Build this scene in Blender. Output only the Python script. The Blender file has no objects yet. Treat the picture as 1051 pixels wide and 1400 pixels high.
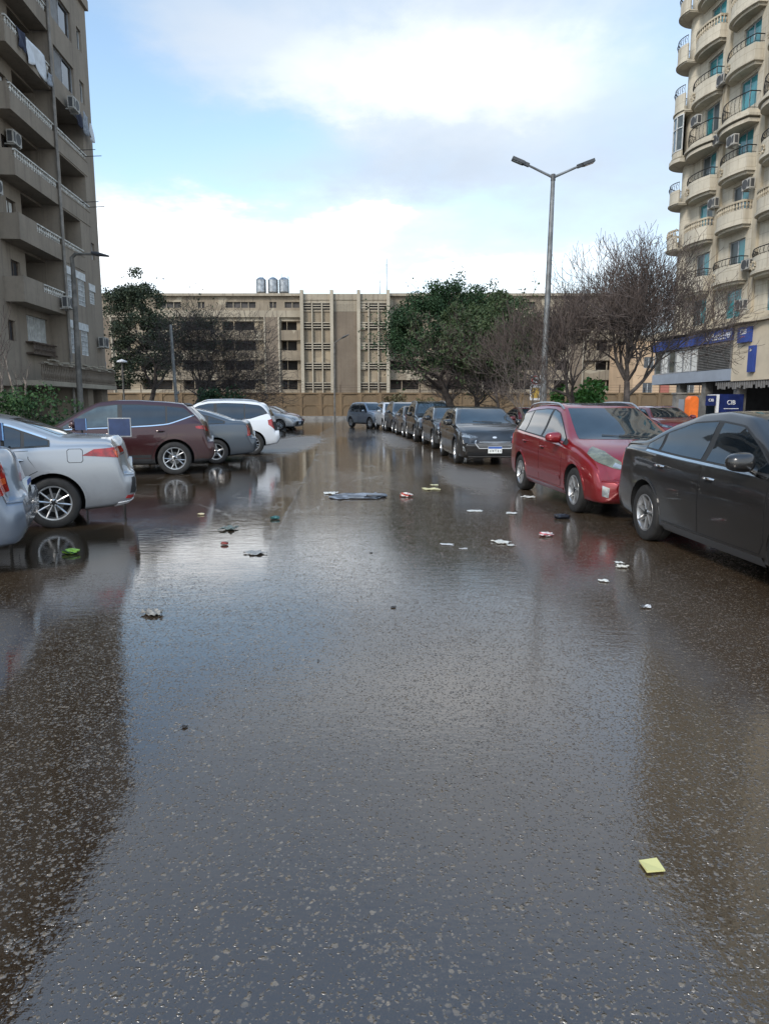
import bpy, bmesh, math, random
import numpy as np
from mathutils import Vector, Matrix, geometry, interpolate
from mathutils.bvhtree import BVHTree
R = math.radians
rnd = random.Random(7)
scene = bpy.context.scene
C = scene.collection

# ------------------------------------------------------------------ camera
FPX, CX, CY, PITCH, EYE = 950.0, 525.5, 700.0, R(8.8), 1.53
cam_d = bpy.data.cameras.new("camera")
cam_d.sensor_fit = 'HORIZONTAL'; cam_d.sensor_width = 36.0
cam_d.lens = FPX / 1051 * 36.0
cam_d.clip_start = 0.05; cam_d.clip_end = 3000
cam = bpy.data.objects.new("camera", cam_d); C.objects.link(cam)
cam.location = (0, 0, EYE); cam.rotation_euler = (R(90) - PITCH, 0, 0)
scene.camera = cam

def ray(px, py):
    u = (px - CX) / FPX; v = (CY - py) / FPX
    return Vector((u, math.cos(PITCH) + v * math.sin(PITCH), -math.sin(PITCH) + v * math.cos(PITCH)))
def gp(px, py, z=0.0):                       # the ground point a photo pixel shows
    d = ray(px, py); t = (z - EYE) / d.z
    return Vector((d.x * t, d.y * t, z))
def at(px, py, Y):                           # the point a photo pixel shows at distance Y
    d = ray(px, py); t = Y / d.y
    return Vector((d.x * t, Y, EYE + d.z * t))

# ------------------------------------------------------------------ sky, sun, exposure
SUN_EL, SUN_ROT = R(38), R(215)
world = bpy.data.worlds.new("World"); scene.world = world
world.use_nodes = True
wt = world.node_tree; wt.nodes.clear()
def wn(t, **kw):
    n = wt.nodes.new(t)
    for k, v in kw.items(): setattr(n, k, v)
    return n
def wmath(op, a, b=None, c=None):
    n = wn('ShaderNodeMath', operation=op)
    for i, v in enumerate((a, b, c)):
        if v is None: continue
        if isinstance(v, (int, float)): n.inputs[i].default_value = v
        else: wt.links.new(v, n.inputs[i])
    return n.outputs[0]
sky = wn('ShaderNodeTexSky', sky_type='NISHITA')
sky.sun_disc = False; sky.sun_elevation = SUN_EL; sky.sun_rotation = SUN_ROT
sky.air_density = 1.0; sky.dust_density = 0.6; sky.ozone_density = 2.5
tc = wn('ShaderNodeTexCoord')
sep = wn('ShaderNodeSeparateXYZ'); wt.links.new(tc.outputs['Generated'], sep.inputs[0])
dx, dy, dz = sep.outputs
az = wmath('ARCTAN2', dx, dy)
el = wmath('ARCSINE', wmath('MAXIMUM', wmath('MINIMUM', dz, 1.0), -1.0))
zc = wmath('ADD', wmath('ABSOLUTE', dz), 0.16)
cmb = wn('ShaderNodeCombineXYZ')
wt.links.new(wmath('DIVIDE', dx, zc), cmb.inputs[0]); wt.links.new(wmath('DIVIDE', dy, zc), cmb.inputs[1])
def wnoise(scale, detail, rough, dist=0.0, off=(0, 0, 0)):
    m = wn('ShaderNodeMapping'); wt.links.new(cmb.outputs[0], m.inputs[0]); m.inputs['Location'].default_value = off
    n = wn('ShaderNodeTexNoise'); wt.links.new(m.outputs[0], n.inputs['Vector'])
    n.inputs['Scale'].default_value = scale; n.inputs['Detail'].default_value = detail
    n.inputs['Roughness'].default_value = rough; n.inputs['Distortion'].default_value = dist
    return n.outputs['Fac']
n_big = wnoise(1.1, 7, 0.58, 0.35, (3.1, 1.7, 0))
n_grey = wnoise(0.9, 6, 0.55, 0.2, (8.3, 4.2, 2.0))
n_edge = wnoise(2.6, 6, 0.6, 0.0, (1.0, 2.0, 5.0))
def blob(px, py, sx, sy, wgt):               # a soft patch of sky centred where the photograph has one (azimuth and elevation)
    d = ray(px, py).normalized()
    a0, e0 = math.atan2(d.x, d.y), math.asin(d.z)
    jz = wmath('MULTIPLY', wmath('SUBTRACT', n_edge, 0.5), 0.22)
    qa = wmath('DIVIDE', wmath('ADD', wmath('SUBTRACT', az, a0), jz), sx)
    qe = wmath('DIVIDE', wmath('ADD', wmath('SUBTRACT', el, e0), wmath('MULTIPLY', jz, 0.6)), sy)
    r2 = wmath('ADD', wmath('MULTIPLY', qa, qa), wmath('MULTIPLY', qe, qe))
    return wmath('MULTIPLY', wmath('EXPONENT', wmath('MULTIPLY', r2, -1.0)), wgt)
def wsum(base, items):
    for i in items: base = wmath('ADD', base, i)
    return base
dens = wsum(wmath('MULTIPLY_ADD', wmath('SUBTRACT', n_big, 0.5), 1.5, 0.80), [
    blob(150, 110, 0.12, 0.09, -0.58), blob(240, 190, 0.17, 0.06, -0.50), blob(130, 20, 0.10, 0.05, -0.32),
    blob(400, 175, 0.09, 0.03, -0.45), blob(340, 262, 0.10, 0.02, -0.45), blob(600, 285, 0.12, 0.018, -0.32),
    blob(930, 25, 0.16, 0.05, -0.30), blob(560, 120, 0.30, 0.05, 0.35), blob(230, 300, 0.14, 0.03, 0.5),
    blob(300, 45, 0.15, 0.035, 0.3), blob(500, 300, 0.06, 0.014, 0.45)])
mr = wn('ShaderNodeMapRange', interpolation_type='SMOOTHSTEP'); wt.links.new(dens, mr.inputs[0])
mr.inputs[1].default_value = -0.05; mr.inputs[2].default_value = 1.15
white = wsum(wmath('MULTIPLY_ADD', wmath('SUBTRACT', n_grey, 0.5), 1.1, 0.50), [
    blob(560, 105, 0.36, 0.05, 0.35), blob(230, 340, 0.22, 0.06, 0.6), blob(490, 300, 0.07, 0.016, 0.4),
    blob(720, 250, 0.34, 0.07, -0.22), blob(430, 235, 0.20, 0.03, -0.22), blob(780, 330, 0.25, 0.03, -0.15),
    blob(500, 370, 0.5, 0.02, 0.25), blob(230, 60, 0.12, 0.05, -0.25)])
cr = wn('ShaderNodeValToRGB'); wt.links.new(white, cr.inputs[0])
cr.color_ramp.elements[0].position = 0.12; cr.color_ramp.elements[0].color = (3.3, 3.8, 4.5, 1)
cr.color_ramp.elements[1].position = 1.0; cr.color_ramp.elements[1].color = (6.9, 7.0, 7.1, 1)
e_ = cr.color_ramp.elements.new(0.52); e_.color = (3.9, 4.4, 5.0, 1)
skm = wn('ShaderNodeMix', data_type='RGBA', blend_type='MULTIPLY')
skm.inputs[0].default_value = 1.0; wt.links.new(sky.outputs[0], skm.inputs[6]); skm.inputs[7].default_value = (1.95, 1.78, 1.50, 1)
mix = wn('ShaderNodeMix', data_type='RGBA')
wt.links.new(mr.outputs[0], mix.inputs[0]); wt.links.new(skm.outputs[2], mix.inputs[6])
hi = wn('ShaderNodeMapRange', interpolation_type='SMOOTHSTEP'); wt.links.new(el, hi.inputs[0]); hi.inputs[1].default_value = R(26); hi.inputs[2].default_value = R(52)
tint = wn('ShaderNodeMix', data_type='RGBA', blend_type='MULTIPLY'); wt.links.new(hi.outputs[0], tint.inputs[0]); wt.links.new(cr.outputs[0], tint.inputs[6]); tint.inputs[7].default_value = (.50, .72, 1.0, 1)   # thinner, bluer cloud overhead
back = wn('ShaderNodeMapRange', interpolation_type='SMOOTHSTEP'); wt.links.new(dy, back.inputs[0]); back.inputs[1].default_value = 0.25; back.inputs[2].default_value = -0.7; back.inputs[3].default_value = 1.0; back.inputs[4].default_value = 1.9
vs_ = wn('ShaderNodeVectorMath', operation='SCALE'); wt.links.new(tint.outputs[2], vs_.inputs[0]); wt.links.new(wmath('MULTIPLY', back.outputs[0], wmath('ADD', 1.0, wmath('ADD', blob(360, 345, 0.34, 0.07, 0.45), blob(560, 110, .4, .08, .10)))), vs_.inputs['Scale'])   # cloud brightened behind the viewer, added to light the fronts; two patches ahead boosted
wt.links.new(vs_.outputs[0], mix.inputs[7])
bg = wn('ShaderNodeBackground'); bg.inputs[1].default_value = 0.10
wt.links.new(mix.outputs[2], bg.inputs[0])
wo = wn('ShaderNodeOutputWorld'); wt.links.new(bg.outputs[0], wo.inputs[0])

sun_d = bpy.data.lights.new("sun", 'SUN'); sun_d.energy = 1.5; sun_d.angle = R(14); sun_d.color = (1.0, 0.93, 0.84)
sun = bpy.data.objects.new("sun", sun_d); C.objects.link(sun)
sdir = Vector((math.sin(SUN_ROT) * math.cos(SUN_EL), math.cos(SUN_ROT) * math.cos(SUN_EL), math.sin(SUN_EL)))
sun.rotation_euler = (-sdir).to_track_quat('-Z', 'Y').to_euler()
scene.view_settings.view_transform = 'Standard'; scene.view_settings.look = 'None'
scene.view_settings.exposure = 0.93; scene.view_settings.gamma = 1.0
scene.cycles.use_adaptive_sampling = True
scene.cycles.max_bounces = 8; scene.cycles.glossy_bounces = 4; scene.cycles.diffuse_bounces = 3
scene.cycles.use_denoising = True
# ------------------------------------------------------------------ materials
def newmat(name):
    m = bpy.data.materials.new(name); m.use_nodes = True
    nt = m.node_tree; b = nt.nodes['Principled BSDF']
    return m, nt, b
def lk(nt, a, b): nt.links.new(a, b)
def node(nt, t, **kw):
    n = nt.nodes.new(t)
    for k, v in kw.items(): setattr(n, k, v)
    return n
def nmath(nt, op, a, b=None, c=None):
    n = node(nt, 'ShaderNodeMath', operation=op)
    for i, v in enumerate((a, b, c)):
        if v is None: continue
        if isinstance(v, (int, float)): n.inputs[i].default_value = v
        else: lk(nt, v, n.inputs[i])
    return n.outputs[0]
def nnoise(nt, vec, scale, detail=4, rough=0.55, dist=0.0):
    n = node(nt, 'ShaderNodeTexNoise'); lk(nt, vec, n.inputs['Vector'])
    n.inputs['Scale'].default_value = scale; n.inputs['Detail'].default_value = detail
    n.inputs['Roughness'].default_value = rough; n.inputs['Distortion'].default_value = dist
    return n.outputs['Fac']
def nmix(nt, fac, a, b, blend='MIX'):
    n = node(nt, 'ShaderNodeMix', data_type='RGBA', blend_type=blend)
    for i, v in ((0, fac), (6, a), (7, b)):
        if isinstance(v, (int, float)): n.inputs[i].default_value = v
        elif isinstance(v, tuple): n.inputs[i].default_value = (*v, 1) if len(v) == 3 else v
        else: lk(nt, v, n.inputs[i])
    return n.outputs[2]
def nstep(nt, v, lo, hi, a=0.0, b=1.0):
    n = node(nt, 'ShaderNodeMapRange', interpolation_type='SMOOTHSTEP')
    lk(nt, v, n.inputs[0]); n.inputs[1].default_value = lo; n.inputs[2].default_value = hi
    n.inputs[3].default_value = a; n.inputs[4].default_value = b
    return n.outputs[0]
def scalevec(nt, vec, s):
    n = node(nt, 'ShaderNodeMapping'); lk(nt, vec, n.inputs[0]); n.inputs['Scale'].default_value = s
    return n.outputs[0]
def mat(name, col, rough=0.6, metal=0.0, var=0.25, scale=3.0, col2=None, bump=0.0, bscale=40, coat=0.0, spec=0.5, amount=1.0, lo=.35, hi=.7):
    m, nt, b = newmat(name)
    tcn = node(nt, 'ShaderNodeTexCoord'); v = tcn.outputs['Object']
    n = nnoise(nt, v, scale, 6, 0.6, 0.3)
    c2 = col2 if col2 else tuple(min(1, x * (1 + var)) for x in col)
    c1 = col if col2 else tuple(x * (1 - var) for x in col)
    f = nstep(nt, n, lo, hi, 0, amount)
    lk(nt, nmix(nt, f, c1, c2), b.inputs['Base Color'])
    b.inputs['Roughness'].default_value = rough; b.inputs['Metallic'].default_value = metal
    b.inputs['Specular IOR Level'].default_value = spec
    if coat: b.inputs['Coat Weight'].default_value = coat; b.inputs['Coat Roughness'].default_value = 0.04
    if bump:
        bn = node(nt, 'ShaderNodeBump'); bn.inputs['Strength'].default_value = bump; bn.inputs['Distance'].default_value = 0.01
        lk(nt, nnoise(nt, v, bscale, 5, 0.6), bn.inputs['Height']); lk(nt, bn.outputs[0], b.inputs['Normal'])
    return m
def plaster(name, col, stain, streak=0.6, patch=None, patch_amt=0.0, block=False):
    """Weathered render: broad tone patches, rain streaks running down, optional bald patches."""
    m, nt, b = newmat(name)
    tcn = node(nt, 'ShaderNodeTexCoord'); v = tcn.outputs['Object']
    n1 = nnoise(nt, v, 0.35, 6, 0.6, 0.4); n2 = nnoise(nt, scalevec(nt, v, (1.6, 1.6, 0.11)), 1.6, 6, 0.65, 0.2); n3 = nnoise(nt, v, 6, 5, 0.6)
    c = nmix(nt, nstep(nt, n1, .35, .68), col, tuple(x * 0.80 for x in col))
    c = nmix(nt, nmath(nt, 'MULTIPLY', nstep(nt, n2, .48, .72), streak), c, stain)
    c = nmix(nt, nmath(nt, 'MULTIPLY', nstep(nt, n3, .45, .7), 0.22), c, tuple(x * 0.6 for x in col))
    if patch:
        n4 = nnoise(nt, scalevec(nt, v, (0.6, 0.6, 1.0)), 0.42, 3, 0.5, 0.8)
        c = nmix(nt, nmath(nt, 'MULTIPLY', nstep(nt, n4, .56, .60), patch_amt), c, patch)
    if block:
        br = node(nt, 'ShaderNodeTexBrick'); 
        sw = node(nt, 'ShaderNodeSeparateXYZ'); lk(nt, v, sw.inputs[0]); cw = node(nt, 'ShaderNodeCombineXYZ')
        lk(nt, nmath(nt, 'ADD', sw.outputs[0], sw.outputs[1]), cw.inputs[0]); lk(nt, sw.outputs[2], cw.inputs[1])
        lk(nt, cw.outputs[0], br.inputs['Vector']); br.inputs['Scale'].default_value = 1.0
        br.inputs['Brick Width'].default_value = 1.1; br.inputs['Row Height'].default_value = 0.5; br.inputs['Mortar Size'].default_value = 0.012
        br.inputs['Color1'].default_value = (1, 1, 1, 1); br.inputs['Color2'].default_value = (.93, .93, .93, 1); br.inputs['Mortar'].default_value = (.62, .6, .56, 1)
        c = nmix(nt, 0.8, c, br.outputs['Color'], 'MULTIPLY')
    lk(nt, c, b.inputs['Base Color']); b.inputs['Roughness'].default_value = 0.85; b.inputs['Specular IOR Level'].default_value = 0.25
    bn = node(nt, 'ShaderNodeBump'); bn.inputs['Strength'].default_value = 0.3; bn.inputs['Distance'].default_value = 0.01
    lk(nt, nnoise(nt, v, 25, 5, 0.6), bn.inputs['Height']); lk(nt, bn.outputs[0], b.inputs['Normal'])
    return m
def paint(name, col, metal=0.5, rough=0.32, dirt=0.35):
    """Wet car paint under clear coat; road dirt low on the flanks, water beads on top."""
    m, nt, b = newmat(name)
    tcn = node(nt, 'ShaderNodeTexCoord'); v = tcn.outputs['Object']
    sp = node(nt, 'ShaderNodeSeparateXYZ'); lk(nt, v, sp.inputs[0])
    n = nnoise(nt, v, 5, 6, 0.65, 0.4)
    d = nmath(nt, 'MULTIPLY', nstep(nt, nmath(nt, 'ADD', sp.outputs[2], nmath(nt, 'MULTIPLY', n, 0.5)), .95, .38), dirt)
    lk(nt, nmix(nt, d, col, (.075, .058, .042)), b.inputs['Base Color'])
    b.inputs['Metallic'].default_value = metal
    lk(nt, nmath(nt, 'MULTIPLY_ADD', d, 0.5, rough), b.inputs['Roughness'])
    b.inputs['Coat Weight'].default_value = 0.9; b.inputs['Coat IOR'].default_value = 1.45
    lk(nt, nmath(nt, 'MULTIPLY_ADD', d, 0.5, 0.02), b.inputs['Coat Roughness'])
    vo = node(nt, 'ShaderNodeTexVoronoi'); lk(nt, v, vo.inputs['Vector']); vo.inputs['Scale'].default_value = 75
    bead = nstep(nt, vo.outputs['Distance'], 0.34, 0.12)
    bn = node(nt, 'ShaderNodeBump'); bn.inputs['Strength'].default_value = 0.025; bn.inputs['Distance'].default_value = 0.004
    lk(nt, bead, bn.inputs['Height']); lk(nt, bn.outputs[0], b.inputs['Coat Normal'])
    return m
def glass(name, col=(.008, .012, .016), rough=0.02):
    return mat(name, col, rough, 0, .3, 2.0, spec=0.7, coat=0.3)
MT = dict(
    glass=glass('tinted_glass'), glass_light=glass('pale_glass', (.05, .065, .065)), glass_blue=glass('windscreen_glass', (.014, .024, .032)),
    black=mat('black_plastic', (.018, .018, .018), .55, bump=.1), tyre=mat('tyre_rubber', (.016, .015, .014), .75, var=.4, scale=9, bump=.3, bscale=60),
    dark=mat('wheel_arch', (.006, .006, .006), .9), alloy=mat('alloy_rim', (.48, .48, .48), .28, .85, .15, 8), alloy_dark=mat('dark_alloy', (.03, .03, .032), .3, .6),
    chrome=mat('chrome', (.62, .62, .62), .12, 1.0, .08), seam=mat('panel_gap', (.008, .008, .008), .7),
    red_lens=mat('red_lens', (.28, .008, .008), .1, 0, .4, 14, coat=.6), amber=mat('amber_lens', (.6, .09, .02), .12, 0, .3, 14, coat=.6), clear_lens=mat('clear_lens', (.30, .31, .31), .08, .45, .35, 9, coat=.8),
    dark_lens=mat('smoked_lens', (.10, .105, .11), .06, .3, .6, 22, coat=.9), yellow_lens=mat('yellowed_lens', (.20, .19, .12), .10, .5, .35, 9, coat=.8),
    plate_white=mat('plate_white', (.62, .62, .58), .5), plate_blue=mat('plate_blue', (.03, .09, .33), .5), ink=mat('plate_ink', (.02, .02, .02), .6),
    galv=mat('galvanised_pole', (.17, .175, .175), .5, .5, .3, 2.5, bump=.15), galv_dark=mat('lamp_housing', (.05, .052, .055), .5, .3), lens_led=mat('lamp_glass', (.35, .36, .36), .2),
    pole_rust=mat('painted_pole', (.13, .12, .105), .7, .1, .4, 2, bump=.2),
    plaster_l=plaster('brown_render', (.275, .230, .180), (.125, .10, .078), .55), plaster_l2=plaster('pale_render', (.36, .315, .245), (.2, .165, .12), .5),
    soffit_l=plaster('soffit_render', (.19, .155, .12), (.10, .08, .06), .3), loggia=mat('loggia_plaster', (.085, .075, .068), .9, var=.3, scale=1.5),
    baluster=mat('pale_baluster', (.55, .53, .48), .8, var=.3, scale=4), white_joinery=mat('white_joinery', (.52, .53, .52), .5, var=.2),
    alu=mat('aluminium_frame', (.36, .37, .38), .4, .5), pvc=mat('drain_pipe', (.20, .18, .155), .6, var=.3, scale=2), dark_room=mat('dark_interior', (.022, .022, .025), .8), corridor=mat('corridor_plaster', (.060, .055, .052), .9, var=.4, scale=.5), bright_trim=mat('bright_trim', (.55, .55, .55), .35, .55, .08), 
    brown_wood=mat('brown_shutter', (.085, .058, .04), .6, var=.4, scale=6), grey_blind=mat('grey_shutter', (.17, .165, .16), .6, var=.2), curtain=mat('pale_curtain', (.55, .55, .52), .8, var=.15),
    teal=mat('teal_glass', (.035, .20, .225), .05, 0, .25, .8, spec=.8), teal_dark=mat('screened_glass', (.045, .06, .062), .3, 0, .3, 1),
    plaster_r=plaster('cream_render', (.56, .51, .41), (.31, .26, .19), .6, block=True), trim_r=plaster('cream_trim', (.46, .40, .30), (.16, .12, .075), .8),
    iron=mat('wrought_iron', (.025, .024, .023), .55, .4), ac=mat('ac_casing', (.36, .345, .31), .55, var=.25, scale=5), ac_grille=mat('ac_grille', (.05, .05, .05), .6),
    blue_sign=mat('blue_fascia', (.020, .050, .235), .4, var=.15, scale=1.2), navy=mat('navy_panel', (.012, .022, .10), .4), white_paint=mat('white_paint', (.72, .72, .72), .5, var=.06), grey_clad=mat('grey_cladding', (.30, .34, .40), .4, .2, .08, 1), 
    orange=mat('orange_paint', (.78, .17, .03), .4, var=.1), beige_panel=mat('beige_panel', (.50, .43, .32), .6, var=.08, scale=1), louvre=mat('louvre_metal', (.16, .155, .145), .5, .2),
    far_wall=plaster('ochre_concrete', (.265, .220, .162), (.10, .082, .064), .85, (.355, .31, .235), .8), far_band=plaster('pale_concrete', (.335, .29, .22), (.14, .112, .085), .8), far_dark=plaster('brown_aggregate', (.20, .16, .12), (.12, .095, .072), .6),
    far_block=plaster('tan_concrete', (.28, .23, .165), (.12, .095, .07), .65, (.40, .33, .23), .45), fin=plaster('pale_fin', (.38, .335, .26), (.19, .155, .115), .6), tank=mat('steel_tank', (.30, .31, .32), .3, .85, .3, 2),
    wall_c=plaster('boundary_wall', (.165, .118, .072), (.10, .072, .045), .55), wall_pier=plaster('wall_pier', (.185, .128, .075), (.085, .06, .04), .5),
    kerb=mat('kerb_stone', (.20, .19, .175), .8, var=.35, scale=1.5, bump=.2), rust_fence=mat('rusty_post', (.07, .045, .03), .8, .2),
    pink=plaster('pink_render', (.52, .37, .24), (.35, .26, .17), .3), red_band=plaster('red_render', (.36, .13, .10), (.25, .09, .07), .3),
    bark_dark=mat('dark_bark', (.055, .045, .04), .9, var=.4, scale=5, bump=.5), bark_grey=mat('grey_bark', (.12, .10, .085), .9, var=.4, scale=6, bump=.5), twig=mat('twig_bark', (.072, .054, .046), .9, var=.3, scale=9),
    twig_pale=mat('pale_twig', (.070, .054, .046), .9, var=.3, scale=9), pale_bark=mat('pale_bark', (.19, .155, .125), .9, var=.4, scale=5, bump=.5))
def leafmat(name, c1, c2, c3):
    m, nt, b = newmat(name)
    tcn = node(nt, 'ShaderNodeTexCoord'); v = tcn.outputs['Object']
    n = nnoise(nt, v, 1.2, 4, 0.6); n2 = nnoise(nt, v, 14, 2, 0.5)
    c = nmix(nt, nstep(nt, n, .4, .65), c1, c2); c = nmix(nt, nmath(nt, 'MULTIPLY', nstep(nt, n2, .5, .75), 0.7), c, c3)
    lk(nt, c, b.inputs['Base Color']); b.inputs['Roughness'].default_value = 0.65; b.inputs['Specular IOR Level'].default_value = 0.2
    return m
MT['leaf_deep'] = leafmat('deep_green_leaf', (.020, .044, .020), (.030, .062, .026), (.050, .085, .034))
MT['leaf_grey'] = leafmat('grey_green_leaf', (.030, .045, .028), (.045, .060, .034), (.085, .085, .05))
MT['leaf_olive'] = leafmat('olive_leaf', (.034, .058, .024), (.052, .074, .032), (.085, .095, .048))
MT['leaf_bright'] = leafmat('bright_green_leaf', (.035, .10, .022), (.06, .15, .03), (.10, .20, .05))
MT['leaf_dry'] = leafmat('dry_leaf', (.13, .10, .05), (.10, .10, .05), (.17, .13, .07))
MT['leaf_brown'] = leafmat('dead_leaf', (.060, .043, .038), (.048, .038, .036), (.10, .068, .05))
MT['leaf_hedge'] = leafmat('hedge_leaf', (.022, .050, .018), (.035, .075, .024), (.06, .11, .035))

# ------------------------------------------------------------------ mesh helpers
class MB:
    def __init__(s): s.v, s.f, s.m = [], [], []
    def add(s, vs, fs, mi=0):
        o = len(s.v); s.v.extend([tuple(x) for x in vs]); s.f.extend([tuple(i + o for i in f) for f in fs]); s.m.extend([mi] * len(fs)); return s
    def box(s, x0, x1, y0, y1, z0, z1, mi=0, M=None):
        vs = [Vector((x, y, z)) for z in (z0, z1) for y in (y0, y1) for x in (x0, x1)]
        if M: vs = [M @ p for p in vs]
        return s.add(vs, [(0, 2, 3, 1), (4, 5, 7, 6), (0, 1, 5, 4), (2, 6, 7, 3), (0, 4, 6, 2), (1, 3, 7, 5)], mi)
    def quad(s, a, b, c, d, mi=0): return s.add([a, b, c, d], [(0, 1, 2, 3)], mi)
    def tube(s, pts, rs, n=6, mi=0, cap=True):
        pts = [Vector(p) for p in pts]
        if isinstance(rs, (int, float)): rs = [rs] * len(pts)
        vs, fs = [], []
        t0 = (pts[1] - pts[0]).normalized()
        u = t0.orthogonal().normalized()
        for i, p in enumerate(pts):
            t = (pts[min(i + 1, len(pts) - 1)] - pts[max(i - 1, 0)])
            t = t.normalized() if t.length > 1e-9 else t0
            u = (u - t * u.dot(t)); u = u.normalized() if u.length > 1e-6 else t.orthogonal().normalized()
            w = t.cross(u)
            for k in range(n):
                a = 2 * math.pi * k / n
                vs.append(p + (u * math.cos(a) + w * math.sin(a)) * rs[i])
        for i in range(len(pts) - 1):
            for k in range(n):
                k2 = (k + 1) % n
                fs.append((i * n + k, i * n + k2, (i + 1) * n + k2, (i + 1) * n + k))
        if cap and n > 2:
            fs.append(tuple(range(n - 1, -1, -1))); fs.append(tuple((len(pts) - 1) * n + k for k in range(n)))
        return s.add(vs, fs, mi)
    def lathe(s, prof, n=32, axis='z', mi=0, origin=(0, 0, 0)):      # prof: (radius, along)
        o = Vector(origin); vs, fs = [], []
        for (r, h) in prof:
            for k in range(n):
                a = 2 * math.pi * k / n; c, d = r * math.cos(a), r * math.sin(a)
                vs.append(o + (Vector((c, d, h)) if axis == 'z' else Vector((h, c, d)) if axis == 'x' else Vector((c, h, d))))
        for i in range(len(prof) - 1):
            for k in range(n):
                k2 = (k + 1) % n
                fs.append((i * n + k, i * n + k2, (i + 1) * n + k2, (i + 1) * n + k))
        return s.add(vs, fs, mi)
    def prism(s, poly, z0, z1, mi=0):                                # poly: (x, y) outline
        n = len(poly); vs = [(x, y, z0) for x, y in poly] + [(x, y, z1) for x, y in poly]
        fs = [(i, (i + 1) % n, (i + 1) % n + n, i + n) for i in range(n)] + [tuple(range(n - 1, -1, -1)), tuple(range(n, 2 * n))]
        return s.add(vs, fs, mi)
    def build(s, name, mats, parent=None, smooth=False, loc=None, angle=40):
        me = bpy.data.meshes.new(name); me.from_pydata(s.v, [], s.f); 
        if not isinstance(mats, (list, tuple)): mats = [mats]
        for m in mats: me.materials.append(MT[m] if isinstance(m, str) else m)
        me.polygons.foreach_set('material_index', s.m)
        me.update()
        if smooth:
            me.shade_smooth()
            me.set_sharp_from_angle(angle=R(angle))
        o = bpy.data.objects.new(name, me); C.objects.link(o)
        if parent: o.parent = parent
        if loc is not None: o.location = loc
        return o
def thing(name, label, cat, loc=(0, 0, 0), rz=0.0, group=None):
    o = bpy.data.objects.new(name, None); C.objects.link(o); o.location = loc; o.rotation_euler = (0, 0, rz)
    o.empty_display_size = 0.3
    o['label'] = label; o['category'] = cat
    if group: o['group'] = group
    return o
def tag(o, label, cat, group=None):
    o['label'] = label; o['category'] = cat
    if group: o['group'] = group
    return o
def struct(o): o['kind'] = 'structure'; return o
def kids(o): return [c for c in bpy.data.objects if c.parent == o]
def dup(root, loc, rz, label, swap=None):
    """A copy of a thing with its parts and sub-parts; swap maps material -> material on the copies."""
    def cp(o, parent):
        c = o.copy(); C.objects.link(c); c.parent = parent
        if swap and o.type == 'MESH':
            for i, sl in enumerate(c.material_slots):
                if sl.material in swap:
                    new = swap[sl.material]; sl.link = 'OBJECT'; sl.material = new
        for k in kids(o): cp(k, c)
        return c
    r = cp(root, None); r.location = loc; r.rotation_euler = (0, 0, rz); r['label'] = label
    return r
# ------------------------------------------------------------------ cars
# A car is lofted from its side profile, its waist line and its plan; glass, doors, lamps and trim are
# cut as patches that follow the body's surface. Local axes: y forward, x to the car's right, z up.
def profile(pts, L, sig):
    a = np.linspace(-0.3, L + 0.3, 1200); z = np.interp(a, [p[0] for p in pts], [p[1] for p in pts])
    h = a[1] - a[0]; k = np.exp(-0.5 * (np.arange(-60, 61) * h / sig) ** 2); k /= k.sum()
    zs = np.convolve(np.pad(z, 60, mode='edge'), k, mode='valid')
    return lambda x: float(np.interp(x, a, zs))
def catmull(P, per):
    out = []
    n = len(P)
    for i in range(n - 1):
        p0, p1, p2, p3 = P[max(i - 1, 0)], P[i], P[i + 1], P[min(i + 2, n - 1)]
        for k in range(per):
            t = k / per
            out.append(tuple(0.5 * ((2 * b) + (-a + c) * t + (2 * a - 5 * b + 4 * c - d) * t * t + (-a + 3 * b - 3 * c + d) * t ** 3) for a, b, c, d in zip(p0, p1, p2, p3)))
    out.append(P[-1]); return out

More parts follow.
